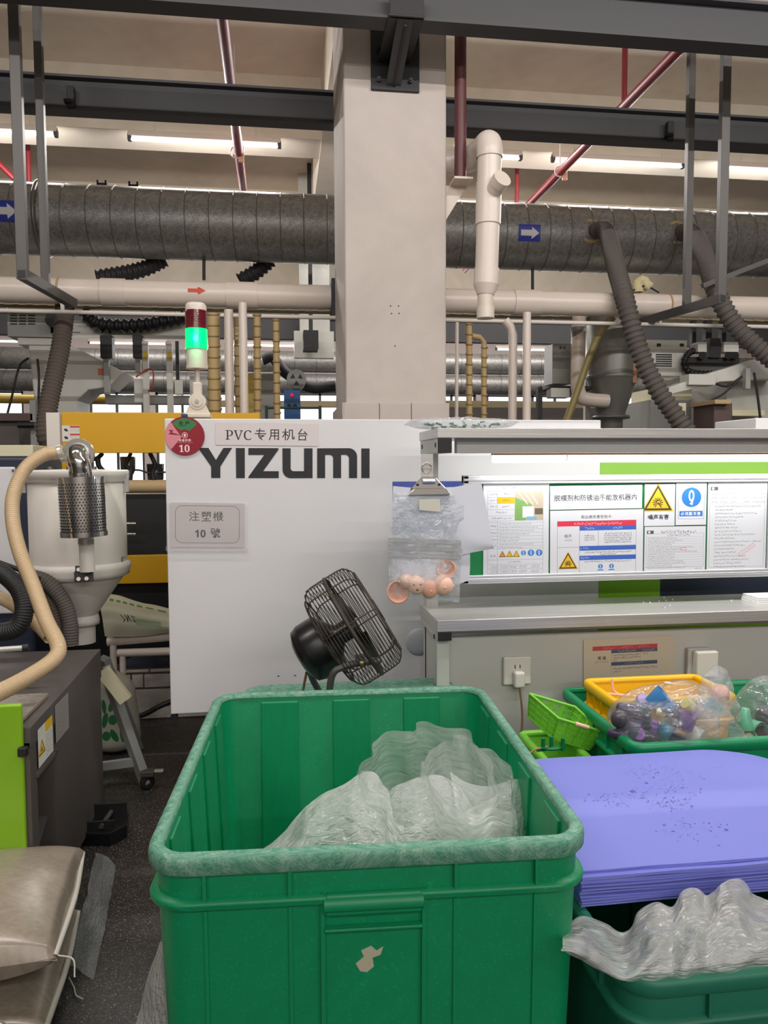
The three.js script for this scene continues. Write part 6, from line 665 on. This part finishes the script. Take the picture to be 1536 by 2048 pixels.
// ---------------------------------------------------------------- the yellow machine behind
{
  const D = 4.1, t = thing('yellow_machine', 'yellow and black moulding machine behind the hopper', 'machine', [0, 0, 0]); const X0 = P(97, 900, D).x, X1 = P(660, 900, D).x;
  part('upper_panel', pb(124, 825, 520, 906, D, 0.03), M.yellowMachine, t, 'yellow upper guard'); part('side_post', pb(97, 825, 124, 1200, D, 0.6), M.hopperPaint, t); part('guard_column', pb(122, 900, 152, 1200, D + 0.01, 0.04), M.yellowMachine, t); part('lower_panel', pb(140, 1110, 520, 1166, D, 0.04), M.yellowMachine, t, 'yellow lower band'); part('dark_body', pb(230, 988, 520, 1112, D + 0.12, 0.1), M.black, t, 'black mould area'); part('base', [bx(X0, X1, 0, P(300, 1166, D).y - 0.004, -4.36, -D - 0.05)], M.black, t); part('tie_bar', cy(P(240, 973, D + 0.1), P(520, 972, D + 0.1), 0.035, 0.035, 20), M.tan, t, 'tan tie bar'); for (const y of [1047, 1068]) part('guide_rod', cy(P(243, y, D - 0.02), P(272, y, D - 0.02), 0.008, 0.008, 12), M.chrome, t);
  const hs = [[[195, 915], [200, 935], [225, 955], [250, 962]], [[262, 906], [252, 930], [262, 945], [258, 985]], [[300, 906], [310, 930], [305, 950], [315, 985]], [[240, 945], [275, 940], [300, 946], [335, 944]], [[180, 907], [190, 918], [200, 912], [205, 906]]]; hs.forEach((h, i) => part('machine_hose', tube(h.map(([x, y]) => P(x, y, D + 0.1)), [0.014, 0.01, 0.012, 0.005, 0.012][i], 24, 8), M.black, t)); part('oil_cup', lathe([[0.001, 0], [0.03, 0.005], [0.042, 0.04], [0.046, 0.12], [0.001, 0.12]], 24).translate(P(310, 958, D + 0.12).x, P(310, 985, D).y + 0.03, -D - 0.14), S(0x2c2c2e, 0.2), t); part('oil_cup', lathe([[0.001, 0], [0.028, 0.005], [0.038, 0.03], [0.04, 0.1], [0.001, 0.1]], 24).translate(P(255, 958, D + 0.12).x, P(255, 955, D).y + 0.01, -D - 0.14), S(0x4a4440, 0.2), t);
  const a = P(142, 867, D), pw = P(160, 867, D).x - P(125, 867, D).x; part('warning_label', new THREE.PlaneGeometry(pw, pw * 0.95).translate(a.x, a.y, -D + 0.002), printMat(200, 190, (g) => { rect(g, '#ded9d0', 0, 0, 200, 190); rect(g, '#c23a3a', 90, 6, 110, 20); rect(g, '#c23a3a', 90, 98, 110, 20); for (const y of [32, 124]) { g.fillStyle = '#333'; g.beginPath(); g.ellipse(45, y + 22, 24, 16, 0.5, 0, 7); g.fill(); smallPrint(g, 96, y + 6, 90, 12, '#888'); smallPrint(g, 96, y + 26, 90, 12, '#888'); } }), t, 'red and white warning label');
}
{ // grey machine at the hall side
  const t = thing('grey_machine', 'white and slate machine body behind the looping hose', 'machine', [0, 0, 0]); const D = 3.4; part('slate_frame', pb(-140, 912, 68, 1500, D, 0.5, 0.02), M.navy, t); part('white_door', pb(-140, 934, 34, 1230, D - 0.015, 0.02, 0.008), M.white, t); part('cream_top', pb(-100, 890, 66, 914, D + 0.1, 0.4), M.ivory, t, 'cream top cover'); part('door_screw', cy(P(26, 941, D - 0.015), P(26, 941, D - 0.025), 0.005, 0.005, 10), M.darkSteel, t);
  const s = thing('press_head', 'dark machine head with rails above the cream cover', 'machine', [0, 0, 0]); const D2 = 5.2; part('housing', pb(-60, 838, 38, 890, D2, 0.4), M.charcoal, s); part('top_rail', pb(-20, 826, 66, 842, D2 - 0.05, 0.1), M.brownBox, s); part('upright', pb(60, 800, 72, 905, D2 - 0.05, 0.05), M.greyMachine, s); part('roller', cy(P(36, 850, D2 - 0.1), P(70, 850, D2 - 0.1), 0.02, 0.02, 14), M.black, s); part('pedestal', bx(P(-60, 900, D2).x, P(70, 900, D2).x, 0, P(0, 890, D2).y, -5.55, -5.25), M.charcoal, s);
  for (const [pts, label] of [[[[57, 716], [38, 735], [22, 800], [-10, 920]], 'thin black cable hanging beside the robot arm'], [[[75, 718], [78, 760], [76, 850], [84, 878], [100, 880]], 'thin black cable dropping along the brown hose']]) single('thin_cable', tube(pts.map(([x, y]) => P(x, y, 5.5)), 0.008, 40, 8), M.black, label, 'cable');
}
// ---------------------------------------------------------------- robots and plant beyond
{
  const D = 5.6, t = thing('robot_arm', 'grey pick-out robot beam with controller box and slanted base', 'robot', [0, 0, 0]);
  part('controller_box', pb(14, 622, 108, 674, D, 0.3), M.greyMachine, t); const v = []; for (let r = 0; r < 5; r++) for (let c = 0; c < 3; c++) v.push(pb(20 + c * 18, 624 + r * 5.6, 34 + c * 18, 626.5 + r * 5.6, D - 0.004, 0.006, 0.001)); part('vent_slot', v, M.black, t).userData.kind = 'stuff'; part('lower_cover', pb(35, 676, 118, 690, D - 0.02, 0.3), M.whiteMachine, t);
  part('beam', pb(100, 642, 378, 670, D, 0.14), M.whiteMachine, t); part('beam_groove', [pb(218, 656, 292, 658, D - 0.004, 0.004, 0.0005), pb(120, 664, 160, 665, D - 0.004, 0.004, 0.0005)], M.black, t); part('cable_chain', hose([P(170, 622, D - 0.05), P(190, 645, D - 0.05), P(230, 652, D - 0.05), P(300, 648, D - 0.05), P(368, 634, D - 0.05)], 0.045, { pitch: 0.05, amp: 0.01, k: 8 }), M.black, t); part('wheel', cy(P(106, 640, D - 0.03), P(106, 640, D - 0.1), 0.05, 0.05, 24), M.black, t);
  const base = extr([[60, 690], [135, 690], [245, 745], [215, 772], [175, 778], [152, 800], [152, 830], [75, 830]].map(([x, y]) => { const p = P(x, y, D); return [p.x, p.y]; }), 0.35, 0.01); base.translate(0, 0, -D - 0.35); part('slanted_base', base, M.whiteMachine, t); part('base_post', bx(P(80, 800, D).x, P(150, 800, D).x, 0, P(100, 828, D).y, -D - 0.33, -D - 0.02), M.whiteMachine, t); part('caution_mark', pb(196, 737, 210, 750, D - 0.014, 0.003, 0.0005), S(0xd87a5a, 0.6), t, 'orange mark');
  for (const [x, w] of [[212, 12], [275, 10]]) { const g = part('gripper_column', pb(x - w, 670, x + w, 716, D - 0.08, 0.1), M.black, t); part('gripper_rod', pb(x - 5, 714, x + 6, x < 250 ? 790 : 745, D - 0.06, 0.04), M.greyMachine, g); }
  for (const [x, lab] of [[291, 'white guide post of the robot with yellow mark'], [339, 'second white guide post of the robot with yellow mark']]) { const p = part('guide_post', pb(x - 6, 682, x + 6, 832, D - 0.1, 0.04), M.whiteMachine, t, lab); part('yellow_mark', pb(x - 4, 704, x + 4, 717, D - 0.104, 0.003, 0.001), S(0xdcb818, 0.6), p); }
  part('sensor_plate', pb(268, 760, 290, 805, D - 0.05, 0.02), M.whiteMachine, t); part('sensor_plate', pb(349, 760, 365, 790, D - 0.05, 0.02), M.whiteMachine, t); part('hanging_rod', pb(351, 682, 358, 762, D - 0.03, 0.02), M.black, t); part('red_tubing', tube([P(272, 754, D - 0.12), P(292, 740, D - 0.12), P(306, 742, D - 0.12), P(305, 775, D - 0.12), P(296, 782, D - 0.12)], 0.006, 30, 6), S(0xa8402c, 0.5), t, 'thin red air line'); part('robot_rail', pb(210, 790, 380, 808, D + 0.2, 0.1), M.greyMachine, t);
  single('brass_pipe', cy(P(-40, 797, 6.6), P(245, 800, 6.6), 0.038, 0.038, 20), S(0xb79a4a, 0.4, 0.3), 'yellow brass coloured pipe crossing behind the robot base', 'pipe');
  const c = thing('grey_cabinet', 'pale grey control cabinet behind the signal tower', 'cabinet', [0, 0, 0]); part('body', bx(P(380, 800, 6.2).x, P(425, 800, 6.2).x, 0, P(400, 752, 6.2).y, -6.5, -6.2), M.whiteMachine, c); part('vents', pb(398, 770, 420, 800, 6.195, 0.006, 0.001), M.greyMachine, c);
  const b = thing('blue_control_box', 'blue control box with red lamp behind the machine', 'control box', [0, 0, 0]); part('box', bx(P(568, 800, 5.6).x, P(600, 800, 5.6).x, 0.6, P(584, 780, 5.6).y, -5.75, -5.6), M.blueBox, b); part('pedestal', bx(P(574, 800, 5.6).x, P(594, 800, 5.6).x, 0, 0.6, -5.72, -5.63), M.greyMachine, b); part('red_lamp', cy(P(584, 790, 5.6), P(584, 790, 5.58), 0.012, 0.012, 14), new THREE.MeshStandardMaterial({ color: 0xc01020, emissive: 0xff2030, emissiveIntensity: 0.8 }), b, 'lit red lamp'); for (const x of [578, 590]) part('knob', cy(P(x, 811, 5.6), P(x, 811, 5.57), 0.013, 0.013, 12), M.black, b);
  const f = thing('round_blower', 'grey round blower with three dark openings', 'blower', [0, 0, 0]); const fc = P(593, 758, 6.0); part('drum', cy(V(fc.x, fc.y, -6.2), V(fc.x, fc.y, -6.0), 0.075, 0.075, 32), M.greyMachine, f); for (const a of [0.5, 2.6, 4.71]) part('opening', extr([[0.012 * Math.cos(a), 0.012 * Math.sin(a)], [0.05 * Math.cos(a - 0.45), 0.05 * Math.sin(a - 0.45)], [0.05 * Math.cos(a + 0.45), 0.05 * Math.sin(a + 0.45)]], 0.003).translate(fc.x, fc.y, -6.0), M.black, f); part('stand', bx(fc.x - 0.03, fc.x + 0.03, 0, fc.y - 0.06, -6.14, -6.06), M.greyMachine, f);
  const g = thing('olive_tank', 'olive grey machine cabinet between the wrapped pipes', 'cabinet', [0, 0, 0]); part('body', bx(P(495, 800, 6.6).x, P(552, 800, 6.6).x, 0, P(520, 747, 6.6).y, -7.0, -6.6), M.hopperGrey, g); part('yellow_edge', bx(P(495, 800, 6.6).x, P(509, 800, 6.6).x, 0, P(500, 750, 6.6).y, -6.62, -6.58), S(0xb59a3c, 0.5), g); part('black_duct', tube([P(525, 720, 6.5), P(545, 715, 6.5), P(570, 745, 6.5), P(620, 775, 6.5), P(670, 772, 6.5)], 0.045, 40, 14), M.blackSteel, g);
  const r = thing('guard_rail', 'dark tubular guard rail around the blue control box', 'rail', [0, 0, 0]); for (const x of [533, 640]) part('post', bx(P(x - 3, 815, 5.4).x, P(x + 3, 815, 5.4).x, 0, P(x, 812, 5.4).y, -5.42, -5.38), S(0x2b4a44, 0.5), r); part('top_bar', cy(P(533, 816, 5.4), P(640, 816, 5.4), 0.008, 0.008, 10), S(0x2b4a44, 0.5), r);
  const sp = thing('hanging_speaker_box', 'dark square loudspeaker box hung from the far beam', 'speaker', [0, 0, 0]); part('box', pb(607, 660, 637, 697, 8.2, 0.3), M.black, sp); part('hanger', bx(P(618, 650, 8.3).x, P(626, 650, 8.3).x, P(620, 662, 8.3).y, CEIL, -8.4, -8.35), M.blackSteel, sp); single('duct_casing', [pb(588, 662, 668, 716, 8.6, 0.1), bx(P(600, 690, 8.65).x, P(660, 690, 8.65).x, P(620, 664, 8.65).y, CEIL, -8.7, -8.65)], M.whiteMachine, 'pale square duct casing behind the loudspeaker box', 'duct');
}
{ // right side: grey hopper loader, robot, other plant
  const D = 5.3, y = (py) => P(1235, py, D).y, c = P(1235, 740, D), t = thing('grey_hopper', 'grey steel hopper behind the bench with side air pipe', 'hopper', [c.x, 0, -D - 0.1]); part('drum', lathe([[0.001, y(600)], [0.185, y(600)], [0.185, y(752)]], 48), M.hopperGrey, t); part('belt', lathe([[0.185, y(748)], [0.193, y(751)], [0.185, y(756)]], 48), M.hopperGrey, t); part('cone', lathe([[0.185, y(754)], [0.105, y(822)], [0.1, y(830)]], 48), M.hopperGrey, t); part('outlet', lathe([[0.085, y(828)], [0.135, y(830)], [0.135, y(836)], [0.085, y(838)], [0.085, y(900)]], 40), M.hopperGrey, t); part('sight_level', pb(1266, 725, 1274, 766, D - 0.06, 0.01), M.copper, t.parent === scene ? t : t); t.children[t.children.length - 1].position.set(-c.x, 0, D + 0.1); part('stand', bx(-0.06, 0.06, 0, y(890), -0.06, 0.06), M.hopperGrey, t);
  const p = thing('air_pipe', 'beige air pipe with elbow feeding the grey hopper', 'pipe', [0, 0, 0]); part('pipe', tube([P(1160, 600, D), P(1156, 700, D), P(1155, 770, D), P(1162, 795, D), P(1185, 800, D), P(1215, 802, D)], 0.05, 50, 20, 0.3), M.pvcWarm, p); part('collar', cy(P(1156, 690, D), P(1156, 655, D), 0.04, 0.055, 22), M.hopperGrey, p);
  single('olive_hose', tube([P(1225, 635, D - 0.24), P(1200, 665, D - 0.24), P(1178, 715, D - 0.24), P(1155, 780, D - 0.24), P(1120, 880, D - 0.24)], 0.026, 40, 14), M.hoseOlive, 'olive yellow hose crossing in front of the grey hopper', 'hose');
  const b = thing('dryer_control_box', 'grey upright control box left of the beige air pipe', 'control box', [0, 0, 0]); part('box', pb(1105, 688, 1142, 768, D + 0.1, 0.18), M.hopperGrey, b); for (const x of [1122, 1130]) part('button', cy(P(x, 695, D + 0.1), P(x, 695, D + 0.085), 0.008, 0.008, 10), M.black, b); part('tray', pb(1098, 772, 1192, 778, D + 0.08, 0.2), M.black, b); part('post', bx(P(1090, 800, D).x, P(1099, 800, D).x, 0, P(1095, 772, D + 0.1).y, -D - 0.2, -D - 0.15), M.blackSteel, b); part('valve_box', pb(1102, 776, 1140, 795, D + 0.06, 0.1), M.whiteMachine, b);
  single('white_strut', bx(P(1172, 700, D + 0.3).x, P(1182, 700, D + 0.3).x, 0, P(1177, 648, D + 0.3).y, -D - 0.34, -D - 0.3), M.whiteMachine, 'white upright strut beside the grey hopper', 'strut');
  const R = 5.2, r = thing('pick_robot', 'pale robot with slanted boom, black carriage and cable loop', 'robot', [0, 0, 0]); part('controller_box', pb(1292, 680, 1374, 752, R, 0.25), M.whiteMachine, r); const vs = []; for (let i = 0; i < 6; i++) vs.push(pb(1312, 708 + i * 4.5, 1344, 710.5 + i * 4.5, R - 0.004, 0.006, 0.001)); part('vent_slot', vs, M.black, r).userData.kind = 'stuff'; for (const x of [1314, 1360]) part('square_port', pb(x, 687, x + 8, 693, R - 0.004, 0.006, 0.001), M.black, r);
  part('cable_loop', hose([P(1402, 700, R - 0.05), P(1380, 705, R - 0.05), P(1368, 725, R - 0.05), P(1380, 744, R - 0.05), P(1420, 748, R - 0.05), P(1470, 745, R - 0.05)], 0.022, { pitch: 0.03, amp: 0.004, k: 8 }), M.black, r); part('carriage', [pb(1372, 714, 1480, 728, R - 0.06, 0.12), pb(1420, 676, 1442, 716, R - 0.08, 0.1)], M.black, r); for (const [a, c2] of [[1396, 1414], [1448, 1478]]) part('motor_cover', pb(a, 684, c2, 704, R - 0.1, 0.1), M.whiteMachine, r); for (const x of [1405, 1457, 1470]) part('wheel', cy(P(x, 711, R - 0.06), P(x, 711, R - 0.1), 0.026, 0.026, 20), M.blackGloss, r); part('beam', pb(1372, 728, 1536, 744, R, 0.14), M.greyMachine, r); for (const [a, b2] of [[1385, 1393], [1412, 1424], [1444, 1453]]) part('mast', pb(a, 640, b2, 700, R + 0.05, 0.05), M.blackSteel, r);
  const boom = extr([[1328, 780], [1420, 748], [1524, 717], [1560, 722], [1560, 755], [1440, 762], [1330, 790]].map(([x, yy]) => { const q = P(x, yy, 4.7); return [q.x, q.y]; }), 0.14, 0.006); boom.translate(0, 0, -4.84); part('slanted_boom', boom, M.whiteMachine, r); part('vented_cover', pb(1378, 748, 1432, 770, 4.66, 0.12), M.whiteMachine, r); part('body', bx(P(1462, 800, 4.8).x, P(1640, 800, 4.8).x, 0, P(1500, 752, 4.8).y, -5.3, -4.85), M.whiteMachine, r); part('skirt', pb(1465, 820, 1530, 832, 4.75, 0.1), M.ivory, r); part('cable', tube([P(1432, 768, 4.6), P(1455, 772, 4.6), P(1485, 752, 4.6), P(1450, 785, 4.6), P(1424, 800, 4.6)], 0.007, 40, 8), M.black, r); part('cable', tube([P(1508, 745, 4.6), P(1515, 790, 4.6), P(1522, 850, 4.6)], 0.008, 30, 8), M.black, r); part('hanging_valve', pb(1492, 736, 1502, 778, 4.62, 0.04), M.greyMachine, r);
  const bb = thing('brown_box', 'dark brown equipment box below the robot boom', 'box', [0, 0, 0]); part('box', pb(1428, 806, 1464, 870, 4.55, 0.25), M.brownBox, bb); part('lid', pb(1430, 799, 1462, 808, 4.5, 0.3), M.tan, bb); part('stand', bx(P(1436, 850, 4.6).x, P(1456, 850, 4.6).x, 0, P(1440, 868, 4.6).y, -4.75, -4.65), M.brownBox, bb);
  const w = thing('warning_plate', 'white plate with small yellow warning triangle beyond the bench', 'sign', [0, 0, 0]); const wc = P(1364, 820, 4.55); part('plate', pb(1357, 806, 1372, 834, 4.55, 0.006, 0.001), M.whiteMachine, w); part('triangle', extr([[-0.018, -0.014], [0.018, -0.014], [0, 0.018]], 0.002).translate(wc.x, wc.y + 0.004, -4.548), S(0xd9b227, 0.6), w); part('post', bx(wc.x - 0.008, wc.x + 0.008, 0, P(1364, 832, 4.55).y, -4.57, -4.557), M.greyMachine, w);
  const l = thing('low_plant', 'jumbled grey machine bodies behind the bench', 'machine', [0, 0, 0]); part('body', bx(P(1300, 850, 5.4).x, P(1430, 850, 5.4).x, 0, P(1360, 800, 5.4).y, -5.9, -5.4), M.greyMachine, l); part('head', bx(P(1310, 850, 5.4).x, P(1395, 850, 5.4).x, P(1360, 800, 5.4).y, P(1360, 776, 5.4).y, -5.8, -5.45), M.ivory, l); const l2 = thing('low_plant', 'dark machine row behind the upright pipes', 'machine', [0, 0, 0]); part('body', bx(P(870, 830, 7).x, P(1200, 830, 7).x, 0, P(1000, 815, 7).y, -7.6, -7), M.charcoal, l2); part('top_rail', bx(P(870, 830, 7).x, P(1200, 830, 7).x, P(1000, 815, 7).y, P(1000, 800, 7).y, -7.3, -7.1), M.tray, l2); const l3 = thing('low_plant', 'dark machine row behind the yellow machine', 'machine', [0, 0, 0]); part('body', bx(P(-300, 850, 8).x, P(680, 850, 8).x, 0, 0.85, -8.6, -8), M.charcoal, l3); part('top_rail', bx(P(400, 850, 8).x, P(680, 850, 8).x, P(600, 812, 8).y, P(600, 800, 8).y, -8.2, -8.1), M.tray, l3); part('upright', bx(P(420, 850, 8).x, P(440, 850, 8).x, 0.84, P(600, 801, 8).y, -8.2, -8.1), M.charcoal, l3);
}

scene.traverse((o) => { if (o.isMesh) o.castShadow = o.receiveShadow = true; });
renderer.render(scene, camera);
